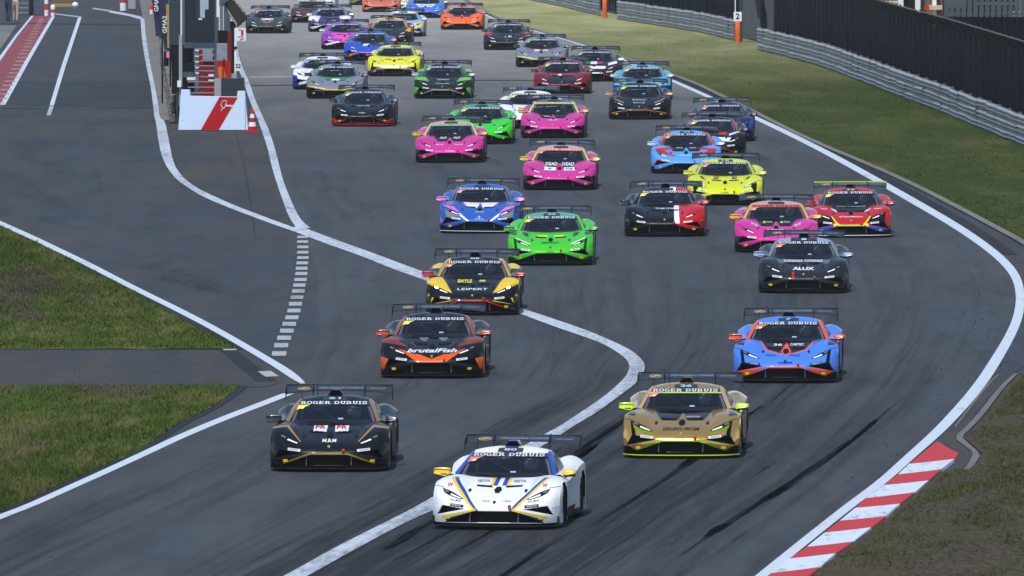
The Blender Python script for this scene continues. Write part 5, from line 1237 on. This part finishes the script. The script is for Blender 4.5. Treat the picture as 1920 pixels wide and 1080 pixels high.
# ------------------------------------------------------------------ paddock buildings beyond the fence
M['cream'] = plain('cream_wall', (.62, .50, .34), .7); M['brown'] = plain('brown_panel', (.16, .11, .075), .7, var=.4)
bx = lambda u0, u1, v0, v1, Y, d: ((at(u0, v1, Y).x, Y, at(u0, v1, Y).z), (at(u1, v0, Y).x, Y + d, at(u1, v0, Y).z))
def hut(name, label, cat, Y): 
    r_ = empty(name, (at(1700, 60, Y).x, Y, gz(Y))); tag(r_, label, cat); return r_
def boxpx(name, mat, parent, u0, u1, v0, v1, Y, d, dy=0.0):
    lo, hi = bx(u0, u1, v0, v1, Y, d); m = MB(); m.box((lo[0], lo[1] + dy, lo[2]), (hi[0], hi[1] + dy, hi[2]))
    o = m.build(name, mat, parent)
    if parent is not None: o.matrix_parent_inverse = parent.matrix_basis.inverted() if parent.rotation_euler.z == 0 else parent.matrix_world.inverted()
    return o
bpy.context.view_layer.update()
h1 = hut('paddock_building', 'cream columned building behind the outer fence', 'building', 540)
boxpx('back_wall', M['brown'], h1, 1560, 1782, -70, 80, 540, 4, 1.2)
for i, u in enumerate((1572, 1596, 1622, 1640, 1684, 1716, 1748, 1770)):
    boxpx('column', M['white'] if i in (3, 4, 5, 6) else M['cream'], h1, u, u + (10 if i != 6 else 8), -70, 80, 540, .4)
boxpx('shelf', M['cream'], h1, 1740, 1772, 10, 18, 540, .6, -.3); boxpx('shelf', M['cream'], h1, 1640, 1684, 2, 6, 540, .6, -.2)
boxpx('door_panel', M['dark'], h1, 1696, 1714, -40, 40, 540, .1, .9)
boxpx('sign_disc', M['red'], h1, 1732, 1742, 10, 18, 540, .1, -.5)
h2 = hut('grandstand', 'dark grandstand frame behind the outer fence', 'grandstand', 530)
boxpx('back_wall', M['dark'], h2, 1776, 2000, -70, 80, 530, 3, 3)
for i in range(9): boxpx('seat_row', M['cloth_b'] if i % 2 else M['post'], h2, 1830, 1910, -30 + i * 9, -26 + i * 9, 530, .7, 2.4 - i * .25)
for u in (1826, 1848, 1912, 1776): boxpx('steel_post', M['galv'], h2, u, u + 3, -70, 80, 530, .1)
boxpx('cladding_panel', M['cloth_c'], h2, 1779, 1812, -70, 14, 530, .2, -.1)
boxpx('notice_board', M['galv'], h2, 1890, 1960, 20, 36, 529, .1, -.4)

# ------------------------------------------------------------------ pit wall and the things on it
M['stone'] = plain('rubble_stone', (.17, .165, .155), .9, var=.5, scale=5); M['navy'] = plain('navy_panel', (.018, .026, .040), .5, var=.2)
M['navy_l'] = plain('slate_panel', (.055, .085, .115), .55); M['barrier'] = plain('barrier_white', (.64, .77, .95), .5, var=.05, scale=3)
M['sred'] = plain('signal_red', (.45, .010, .013), .5); M['pane'] = plain('pane_glass', (.35, .47, .58), .1); M['tarp'] = plain('grey_tarp', (.25, .28, .33), .6, var=.3)
M['dgrey'] = plain('dark_grey_box', (.035, .043, .052), .5); M['lgrey'] = plain('light_grey', (.32, .33, .34), .6)
def keep(o, par): o.matrix_parent_inverse = Matrix.Translation(-par.location); return o
# wall: stones of its pit side one by one, plain core behind
wl = [(330, 232), (318, 160), (305, 100), (294, 50), (284, 2)]
wall = empty('pit_wall', gp(330, 232)); tag(wall, 'rubble stone pit wall running down the pit lane', 'wall')
L0 = [gp(u, v) for u, v in wl]
V = []; F = []
for p in L0: V += [(p.x, p.y, p.z), (p.x, p.y, p.z + .95), (p.x + 1.9, p.y, p.z + .95), (p.x + 1.9, p.y, p.z)]
for i in range(len(L0) - 1):
    a = 4 * i; F += [(a + k, a + 4 + k, a + 5 + k, a + 1 + k) for k in range(3)]
F += [(0, 1, 2, 3)]
keep(link('wall_core', mesh('wall_core', V, F), M['dgrey'], wall), wall)
STM = []
for k in range(5):
    m = MB(); m.box((-.10, 0, 0), (.10, 1, 1), bev=.12); 
    for v in m.V: v += Vector((random.uniform(-.02, .02), random.uniform(-.05, .05), random.uniform(-.05, .05)))
    STM.append(m.me('stone'))
LP = polyline_steps(L0, 1.6)
for i, (a, b) in enumerate(zip(LP[:150], LP[1:151])):
    if i > 58: break
    for r_ in range(3):
        o = link('stone', STM[(i * 3 + r_) % 5], M['stone'], wall); o.location = a - wall.location + Vector((-.06 - .05 * random.random(), (r_ % 2) * .5, .02 + r_ * .30)); o.scale = (1, random.uniform(1.2, 1.55), .29)
        o.rotation_euler.z = math.atan2(b.y - a.y, b.x - a.x) - math.pi / 2
# white end barrier with red slash
Yb = gp(398, 245).y; px = lambda u: (u - 960) / FPX * Yb
zb = lambda v: CAMH - Yb * (v - HORIZON) / FPX
bar = empty('end_barrier', (px(398), Yb, 0), R(-1.5)); tag(bar, 'white end barrier with a slanted red band at the pit wall', 'barrier')
xl, xr = px(334) - px(398), px(465) - px(398)
MB().prism([(xl, .02), (xr, .02), (xr - .10, 1.20), (xr - .32, 1.20), (xr - .34, 1.02), (xl + .36, 1.05), (xl + .34, 1.24), (xl + .09, 1.24)], 'y', 0, .5).build('barrier_block', M['barrier'], bar)
MB().prism([(-.35, .025), (.20, .025), (.78, 1.015), (.22, 1.03)], 'y', -.004, .02).build('red_band', M['sred'], bar)
m = MB(); P_ = [(.30, .88), (.26, .80), (.28, .74), (.33, .70), (.27, .60), (.30, .66), (.38, .70), (.40, .75), (.50, .74), (.62, .73), (.40, .77), (.42, .84), (.44, .90), (.36, .92), (.30, .88)]
m.tube([(x, -.008, z) for x, z in P_], .012, 5); m.build('circuit_emblem', M['white'], bar)
Vt, Ft = text_2d('ring', .11, 1.6, .01, .3); link('emblem_lettering', mesh('emblem_lettering', [(x + .50, -.009, z + .77) for x, z in Vt], Ft), M['white'], bar)
MB().box((xr - .09, -.012, .03), (xr - .07, .0, .98)).build('edge_strip', M['lgrey'], bar)
for x, z, s_ in ((-.6, .70, .02), (-.9, .3, .03), (.5, .10, .03)): MB().box((x, -.003, z), (x + s_, .01, z + s_ * .6)).build('scuff_plate', M['lgrey'], bar)
# cone
cp = gp(473, 248); cone = empty('traffic_cone', cp); tag(cone, 'red and white traffic cone beside the end barrier', 'cone')
MB().box((-.2, -.2, 0), (.2, .2, .04)).build('cone_base', M['sred'], cone)
rr = lambda z: .15 - .115 * z / .7
for i, z in enumerate((.04, .18, .31, .44, .56)):
    z2 = (.18, .31, .44, .56, .72)[i]; MB().lathe([(rr(z), z), (rr(z2), z2)] + ([(0, z2)] if i == 4 else []), 16).build('cone_band', M['white'] if i % 2 else M['sred'], cone, True)
# grey cabinet
c1 = empty('cabinet', (px(428), Yb + 3, 0)); tag(c1, 'dark grey cabinet with a pale side behind the end barrier', 'cabinet')
boxpx('cabinet_body', M['dgrey'], c1, 415, 457, 147, 236, Yb + 3, 1.2); boxpx('cabinet_side', M['lgrey'], c1, 402, 414.6, 148, 236, Yb + 3, .6)
boxpx('cabinet_lamp', M['lgrey'], c1, 434, 444, 138, 146.6, Yb + 3.2, .3)
# railing
rl = empty('railing', (px(385), Yb + 5, 0)); tag(rl, 'grey ladder railing in front of the red cabinets', 'railing')
for i, v in enumerate((91, 102, 113, 122.5, 132, 143, 152.5, 162.5, 173)): boxpx('rail_bar', M['galv'], rl, 352 if i > 5 else 365, 405, v, v + 1.8, Yb + 5, .03)
boxpx('rail_post', M['navy_l'], rl, 402.5, 406, 0, 235, Yb + 5, .06, -.04); boxpx('rail_post', M['navy_l'], rl, 377, 379, 130, 235, Yb + 5, .06, .04)
for v in (94.5, 105.5, 116, 126.5, 137): boxpx('rung_light', M['white'], rl, 366, 373, v - 1, v + 1, Yb + 4.9, .05)
# red cabinets and covered gear
M['dred'] = plain('deep_red', (.20, .008, .012), .5)
def unit(name, label, cat, parts, Y):
    r_ = empty(name, (at(380, 150, Y).x, Y, 0)); tag(r_, label, cat)
    for nm, mk, u0, u1, v0, v1, d, dy in parts: boxpx(nm, M[mk], r_, u0, u1, v0, v1, Y, d, dy)
    return r_
unit('tool_cabinet', 'tall red cabinet behind the ladder railing', 'cabinet', [('cabinet_body', 'dred', 372, 401, 92, 236, .6, 0), ('cover_sheet', 'tarp', 380, 399, 92, 112, .1, -.12), ('drawer_front', 'white', 391, 401, 139, 143, .05, -.06), ('drawer_front', 'white', 391, 401, 149, 152, .05, -.06)], Yb + 7)
u2 = unit('covered_trolley', 'red trolley under a grey cover beside the white sign', 'trolley', [('trolley_body', 'sred', 407, 432, 114, 236, .7, 0), ('cover_sheet', 'tarp', 406, 426, 82, 113.6, .6, .05), ('trolley_side', 'dred', 427, 434, 60, 113, .5, .1)], Yb + 6)
m = MB(); a_ = at(410, 126, Yb + 5.9); b_ = at(423, 146, Yb + 5.9); m.add([(a_.x, a_.y, a_.z), (a_.x + .16, a_.y, a_.z + .03), (b_.x + .02, b_.y, b_.z), (b_.x - .22, b_.y, b_.z)], [(0, 1, 2, 3)])
m.box((a_.x - .02, a_.y + .002, a_.z - .2), (a_.x + .12, a_.y + .05, a_.z)); o = m.build('orange_flap', M['orange'], u2); o.matrix_parent_inverse = Matrix.Translation(-u2.location)
unit('equipment_stack', 'black equipment stacked at the foot of the slatted cabin', 'equipment', [('lower_case', 'black', 322, 364, 118, 236, 1.0, 0), ('upper_case', 'black', 320, 362, 84, 117, .9, .1), ('tray', 'navy_l', 345, 363, 80, 90, .4, -.2), ('tray', 'navy_l', 343, 363, 135, 145, .4, -.2), ('paper_pad', 'white', 351, 367, 144.5, 150, .3, -.3), ('seat_back', 'tarp', 371, 382, 133, 149, .1, -.4)], Yb + 8)
# command post
cpost = unit('command_post', 'dark navy command post raised above the pit wall', 'kiosk', [('wall_panel', 'navy', 346, 404, 34, 80, 1.5, 0), ('upper_panel', 'navy', 391, 404, -90, 33.6, 1.5, 0), ('upper_panel', 'navy', 346, 364, -90, 33.6, 1.5, 0), ('floor_frame', 'navy_l', 364, 405, 80.4, 91, 1.6, -.02),
    ('window_pane', 'pane', 375, 391, -90, 33.4, .04, .1), ('window_pane', 'dgrey', 364.3, 374.6, -90, 33.4, .04, .1), ('corner_post', 'white', 406, 411, -90, 32, .1, -.1), ('side_panel', 'white', 409.5, 419, 12, 57, .05, .4), ('latch', 'white', 372, 379, 34.5, 37.2, .03, -.03), ('dark_screen', 'black', 408, 429, 58, 82, .3, .2), ('roof', 'navy_l', 340, 410, -110, -91, 1.9, -.2)], Yb + 9)
o = boxpx('screen_edge', M['navy'], cpost, 384, 391, 18, 33.6, Yb + 9, .02, .08)
sc_ = unit('slatted_cabin', 'slate cabin with horizontal slats beside the command post', 'cabin', [('cabin_core', 'navy', 317, 340, -90, 96, 2.2, .05), ('corner_post', 'white', 338.5, 341.5, -90, 66, .08, -.06), ('roof', 'navy', 312, 344, -108, -91, 2.6, -.1)], Yb + 11)
for i in range(42): boxpx('slat', M['navy_l'], sc_, 317, 338, -88 + i * 4.3, -85 + i * 4.3, Yb + 11, .04)
pl = unit('lamp_pole', 'pale wooden pole with a small white box in front of the cabin', 'pole', [('pole', 'lgrey', 335.5, 341.5, 66, 200, .1, 0), ('pole_box', 'white', 332.5, 340, 151, 163, .12, -.13), ('pole_foot', 'black', 334, 342, 163.4, 236, .12, .11)], Yb + 2.2)
# extinguisher sign
sg = unit('extinguisher_sign', 'white sign with a red extinguisher on a slim white pole', 'sign', [('board', 'white', 439.5, 461, 52.5, 77, .03, 0), ('pole', 'white', 439.5, 443.5, 77.4, 240, .06, 0), ('dark_upright', 'black', 434, 439, 50, 190, .08, .05), ('extinguisher_icon', 'red', 452, 456.5, 56, 66.5, .01, -.012), ('icon_hose', 'red', 448, 451.5, 54.5, 56.5, .01, -.012), ('icon_lettering', 'grey', 445, 456, 68.4, 69.2, .01, -.012), ('number_tag', 'white', 441, 452, 116, 133, .03, -.07), ('clip', 'black', 439, 444.5, 87, 92, .04, -.03)], Yb + 4)
a_ = at(448, 76, Yb + 3.985); m = MB(); m.add([(a_.x, a_.y, a_.z), (a_.x + .13, a_.y, a_.z + .05), (a_.x + .16, a_.y, a_.z + .09), (a_.x + .05, a_.y, a_.z + .05)], [(0, 1, 2, 3)]); o = m.build('icon_arrow', M['red'], sg); o.matrix_parent_inverse = Matrix.Translation(-sg.location)
a_ = at(446.5, 124, Yb + 3.92); Vt, Ft = text_2d('22', .17, 1, .03); o = link('tag_number', mesh('tag_number', [(a_.x + x, a_.y, a_.z + z) for x, z in Vt], Ft), M['black'], sg); o.matrix_parent_inverse = Matrix.Translation(-sg.location)
# tilted dark screen with bristly edges
Ys = Yb + 10; ts = empty('tilted_screen', (at(445, 25, Ys).x, Ys, gz(Ys))); tag(ts, 'tilted dark screen with a ragged edge above the sign', 'screen')
P_ = [(420, 8), (432, -4), (462, 33), (444, 48)]
pts = [at(u, v, Ys) for u, v in P_]
m = MB(); m.add([tuple(p) for p in pts] + [(p.x, p.y + .5, p.z) for p in pts], [(0, 1, 2, 3), (7, 6, 5, 4), (0, 4, 5, 1), (1, 5, 6, 2), (2, 6, 7, 3), (3, 7, 4, 0)])
M['bristle'] = plain('bristle', (.040, .036, .030), .9, var=.5, scale=12)
o = m.build('screen_body', M['bristle'], ts); o.matrix_parent_inverse = Matrix.Translation(-ts.location)
m = MB()
for e0, e1, nrm in ((pts[1], pts[2], Vector((.8, 0, .6))), (pts[2], pts[3], Vector((.5, 0, -.8)))):
    for k in range(26):
        q = e0 + (e1 - e0) * ((k + random.random()) / 26); l_ = random.uniform(.03, .10); t_ = (e1 - e0).normalized() * .02
        for yy in (0, .2, .45): m.add([(q - t_) + Vector((0, yy, 0)), (q + t_) + Vector((0, yy, 0)), q + nrm * l_ + Vector((0, yy + .02, 0))], [(0, 1, 2)])
o = m.build('bristle_edge', M['bristle'], ts); o['kind'] = 'stuff'; o.matrix_parent_inverse = Matrix.Translation(-ts.location)
m = MB(); a_ = at(420, 10, Ys - .06); b_ = at(444, 47, Ys - .06); m.tube([a_, b_], .035, 6); o = m.build('screen_rail', M['lgrey'], ts); o.matrix_parent_inverse = Matrix.Translation(-ts.location)
m = MB(); a_ = at(437, 40, Ys + .25); m.tube([(a_.x, a_.y, gz(Ys)), tuple(a_)], .09, 8); o = m.build('screen_mast', M['bristle'], ts); o.matrix_parent_inverse = Matrix.Translation(-ts.location)
# feather flags
M['flag'] = plain('flag_navy', (.030, .034, .075), .7); M['flag_gold'] = plain('flag_gold', (.42, .26, .05), .7, var=.3)
def flag(label, Y, u0, u1, vt, vb, gold, tv):
    r_ = empty('feather_flag', (at((u0 + u1) / 2, vb, Y).x, Y, gz(Y))); tag(r_, label, 'flag', 'navy flags along the pit wall')
    V = []; F = []; n = 10
    for i in range(n + 1):
        v = vt + (vb - vt) * i / n; lean = (i / n) * 9 - 4
        a = at(u0 + lean, v, Y); b = at(u1 + lean * .6, v, Y); w_ = .05 * math.sin(i * .9)
        V += [(a.x, a.y + w_, a.z), ((a.x + b.x) / 2, a.y - w_, a.z), (b.x, b.y + w_, b.z)]
    for i in range(n): F += [(3 * i, 3 * i + 1, 3 * i + 4, 3 * i + 3), (3 * i + 1, 3 * i + 2, 3 * i + 5, 3 * i + 4)]
    o = link('flag_cloth', mesh('flag_cloth', V, F, True), M['flag'], r_); o.matrix_parent_inverse = Matrix.Translation(-r_.location)
    if gold:
        V = []; 
        for i in range(11):
            v = vt + 18 + (vb - vt - 22) * i / 10; a = at(u1 - 6 + i * .3, v, Y - .12); b = at(u1 + 1 + i * .35, v, Y - .12); V += [tuple(a), tuple(b)]
        o = link('gold_border', mesh('gold_border', V, [(2 * i, 2 * i + 1, 2 * i + 3, 2 * i + 2) for i in range(10)]), M['flag_gold'], r_); o.matrix_parent_inverse = Matrix.Translation(-r_.location)
    Vt, Ft = text_2d('GMA2', .19, 1.1, .02); a = at((u0 + u1) / 2 - 1, tv, Y - .15)
    o = link('flag_lettering', mesh('flag_lettering', [(a.x - z, a.y, a.z + x) for x, z in Vt], Ft), M['white'], r_); o.matrix_parent_inverse = Matrix.Translation(-r_.location)
    m = MB(); q = at(u1 + 2, vb, Y); m.tube([(q.x, q.y + .1, gz(Y)), (q.x, q.y + .1, at(u1, vt, Y).z)], .03, 6); o = m.build('flag_pole', M['black'], r_); o.matrix_parent_inverse = Matrix.Translation(-r_.location)
flag('nearer navy flag with a gold border and white lettering', Yb + 16, 303, 317, -10, 94, True, 46)
flag('farther navy flag with white lettering', Yb + 30, 287, 302, -40, 68, False, 6)
pk = gp(316, 150); hb = empty('hanging_bag', (at(315, 120, Yb + 12).x, Yb + 12, .95)); tag(hb, 'pink and black bag at the wall below the flags', 'bag')
boxpx('bag_body', M['black'], hb, 307, 316, 96, 124, Yb + 12, .25); M['pinkc'] = plain('pink_cloth', (.75, .25, .38), .6); boxpx('bag_flap', M['pinkc'], hb, 312, 318, 97, 108, Yb + 12, .1, -.12)

# ------------------------------------------------------------------ head of the pit lane: bollards, barrier, people
M['bred'] = plain('bollard_red', (.55, .04, .05), .5)
def bollard(label, u, v, h, r_, bands):
    p = gp(u, v); b = empty('bollard', p); tag(b, label, 'bollard', 'red and white bollards at the head of the pit lane')
    for i in range(bands):
        z0, z1 = h * i / bands, h * (i + 1) / bands; pr = [(r_, z0), (r_, z1)]
        if i == bands - 1: pr += [(r_ * .6, z1 + r_ * .5), (0, z1 + r_ * .6)]
        MB().lathe(pr, 14).build('bollard_band', M['white'] if i % 2 == 0 else M['bred'], b, True)
bollard('tall red and white post at the head of the red strip', 87, 30, 1.5, .10, 5)
bollard('short red and white bollard beside the tall post', 99, 30, .50, .11, 3)
bollard('thick red and white drum at the paddock gate', 231, 20, 1.2, .17, 3)
bollard('small red and white bollard behind the flags', 284, 27, .48, .09, 2)
p = gp(141, 16); gl = empty('ground_lamp', p); tag(gl, 'white globe lamp standing on the paddock asphalt', 'lamp')
MB().lathe([(.10, 0), (.08, .04), (.15, .09), (.18, .18), (.14, .28), (.06, .33), (0, .34)], 14).build('globe', M['white'], gl, True)
gb = gp(247, 19); gx = empty('cabinet', gb); tag(gx, 'pale grey cabinet beside the thick red and white drum', 'cabinet')
MB().box((-.18, 0, .04), (.20, .5, 1.3), bev=.02).build('cabinet_body', M['lgrey'], gx); MB().box((-.17, .02, 0), (.19, .45, .04)).build('cabinet_foot', M['black'], gx)
yk = empty('painted_kerb', gp(125, 14)); tag(yk, 'yellow edged paddock kerb', 'kerb')
o = MB().box((-.8, 0, 0), (.45, 1.5, .16), bev=.02).build('kerb_stone', plain('ochre', (.30, .23, .06), .8), yk)
MB().box((-.85, 2, 0), (.4, 2.6, .9)).build('planter_box', M['brown'], yk)
sr = empty('shelf_rack', gp(52, 29)); tag(sr, 'grey metal shelf rack behind the two people', 'rack')
for x in (-.55, .02, .30): MB().box((x, 0, 0), (x + .06, .06, 2.2)).build('rack_post', M['navy_l'], sr)
for k in range(7): MB().box((-.5, .01, .12 + k * .24), (.02, .5, .15 + k * .24)).build('shelf', M['lgrey'], sr)
MB().box((.08, .02, 0), (.28, .5, 2.2)).build('dark_panel', M['black'], sr)
for k in range(5): MB().box((.36, .02, .12 + k * .3), (.62, .4, .16 + k * .3)).build('shelf', M['navy_l'], sr)
area('paddock_apron', [(30, -120), (44, -120), (110, -120)], [(30, 64), (44, 34), (110, -12)], 48, 108, M['concrete'], .008, 3, 'pale paving left of the red strip')

def person(label, u, v, yaw, mats, pose):
    p = gp(u, v)
    J = {'pelvis': (0, 0, .92), 'chest': (0, .02, 1.25), 'neck': (0, .02, 1.48), 'head': (0, -.01, 1.62), 'top': (0, 0, 1.74)}
    for s, n_ in ((1, 'l'), (-1, 'r')):
        st = pose * s
        J['hip' + n_] = (s * .09, 0, .88); J['knee' + n_] = (s * .10, -.04 - .12 * st, .48); J['ankle' + n_] = (s * .10, .02 - .16 * st, .08); J['toe' + n_] = (s * .11, -.13 - .16 * st, .035)
        J['sh' + n_] = (s * .17, .02, 1.41); J['elb' + n_] = (s * .24, .04, 1.14); J['wr' + n_] = (s * .23, -.10, .95); J['hand' + n_] = (s * .22, -.14, .88)
    E = [('pelvis', 'chest'), ('chest', 'neck'), ('neck', 'head'), ('head', 'top')]
    for n_ in 'lr': E += [('pelvis', 'hip' + n_), ('hip' + n_, 'knee' + n_), ('knee' + n_, 'ankle' + n_), ('ankle' + n_, 'toe' + n_), ('chest', 'sh' + n_), ('sh' + n_, 'elb' + n_), ('elb' + n_, 'wr' + n_), ('wr' + n_, 'hand' + n_)]
    Rr = {'pelvis': .14, 'chest': .15, 'neck': .06, 'head': .095, 'top': .06, 'hip': .095, 'knee': .06, 'ankle': .042, 'toe': .04, 'sh': .06, 'elb': .045, 'wr': .032, 'hand': .035}
    names = list(J); me = bpy.data.meshes.new('person'); me.from_pydata([J[k] for k in names], [(names.index(a), names.index(b)) for a, b in E], [])
    o = bpy.data.objects.new('person', me); C.objects.link(o)
    md = o.modifiers.new('skin', 'SKIN'); 
    if not me.skin_vertices: me.skin_vertices.new() if hasattr(me.skin_vertices, 'new') else None
    sk = me.skin_vertices[0].data if len(me.skin_vertices) else None
    if sk:
        for i, k in enumerate(names):
            r_ = Rr.get(k, Rr.get(k[:-1], .05)); sk[i].radius = (r_, r_ * (.75 if k in ('pelvis', 'chest') else 1)); sk[i].use_root = (k == 'pelvis')
    o.modifiers.new('sub', 'SUBSURF').levels = 1; o.modifiers['sub'].render_levels = 1
    bpy.context.view_layer.update()
    ev = o.evaluated_get(bpy.context.evaluated_depsgraph_get()); me2 = bpy.data.meshes.new_from_object(ev)
    bpy.data.objects.remove(o)
    for m_ in mats: me2.materials.append(m_)
    me2.polygons.foreach_set('use_smooth', [True] * len(me2.polygons))
    for f in me2.polygons:
        c = f.center; x = abs(c.x)
        f.material_index = (3 if c.z < .10 else 0 if (c.z < .52 and mats[4]) or c.z > 1.52 or (x > .2 and c.z < 1.12) else 1 if c.z < .95 else 2) if False else (
            3 if c.z < .10 else (0 if c.z > 1.50 or (x > .19 and c.z < 1.15) else (2 if c.z > .97 else (1 if c.z > SHORT else 0))))
    o = bpy.data.objects.new('person', me2); C.objects.link(o); o.location = p; o.rotation_euler = (0, 0, yaw)
    tag(o, label, 'person'); return o
skin = plain('skin', (.50, .31, .22), .6); hair = plain('hair', (.05, .035, .025), .7); M['shoe'] = plain('shoe', (.6, .6, .6), .6)
SHORT = .05
person('person in dark navy clothes standing left of the shelf rack', 15, 40, R(160), [skin, plain('navy_trousers', (.03, .04, .07), .8), plain('navy_top', (.03, .04, .08), .8), M['black']], .6)
SHORT = .55
person('person in a pale shirt and beige shorts beside the shelf rack', 29, 41, R(170), [skin, plain('beige_shorts', (.42, .33, .24), .8), plain('pale_shirt', (.55, .6, .72), .8), M['shoe']], .8)

# ------------------------------------------------------------------ the field of race cars
for k in CARS: build_car(k)

# ------------------------------------------------------------------ thin haze over the far straight
hz = NT('haze'); hz.t.nodes.remove(hz.b)
pv = hz.t.nodes.new('ShaderNodeVolumePrincipled'); pv.inputs['Color'].default_value = (.92, .95, 1, 1); pv.inputs['Density'].default_value = HZ_DENSITY; pv.inputs['Anisotropy'].default_value = 0.0
hz.t.links.new(pv.outputs[0], hz.t.nodes['Material Output'].inputs['Volume'])
if HZ_DENSITY > 0:
    tag(MB().box((-2600, -60, -45), (2600, 5300, 16)).build('haze', hz.m), 'faint pale haze over the far end of the straight', kind='stuff')
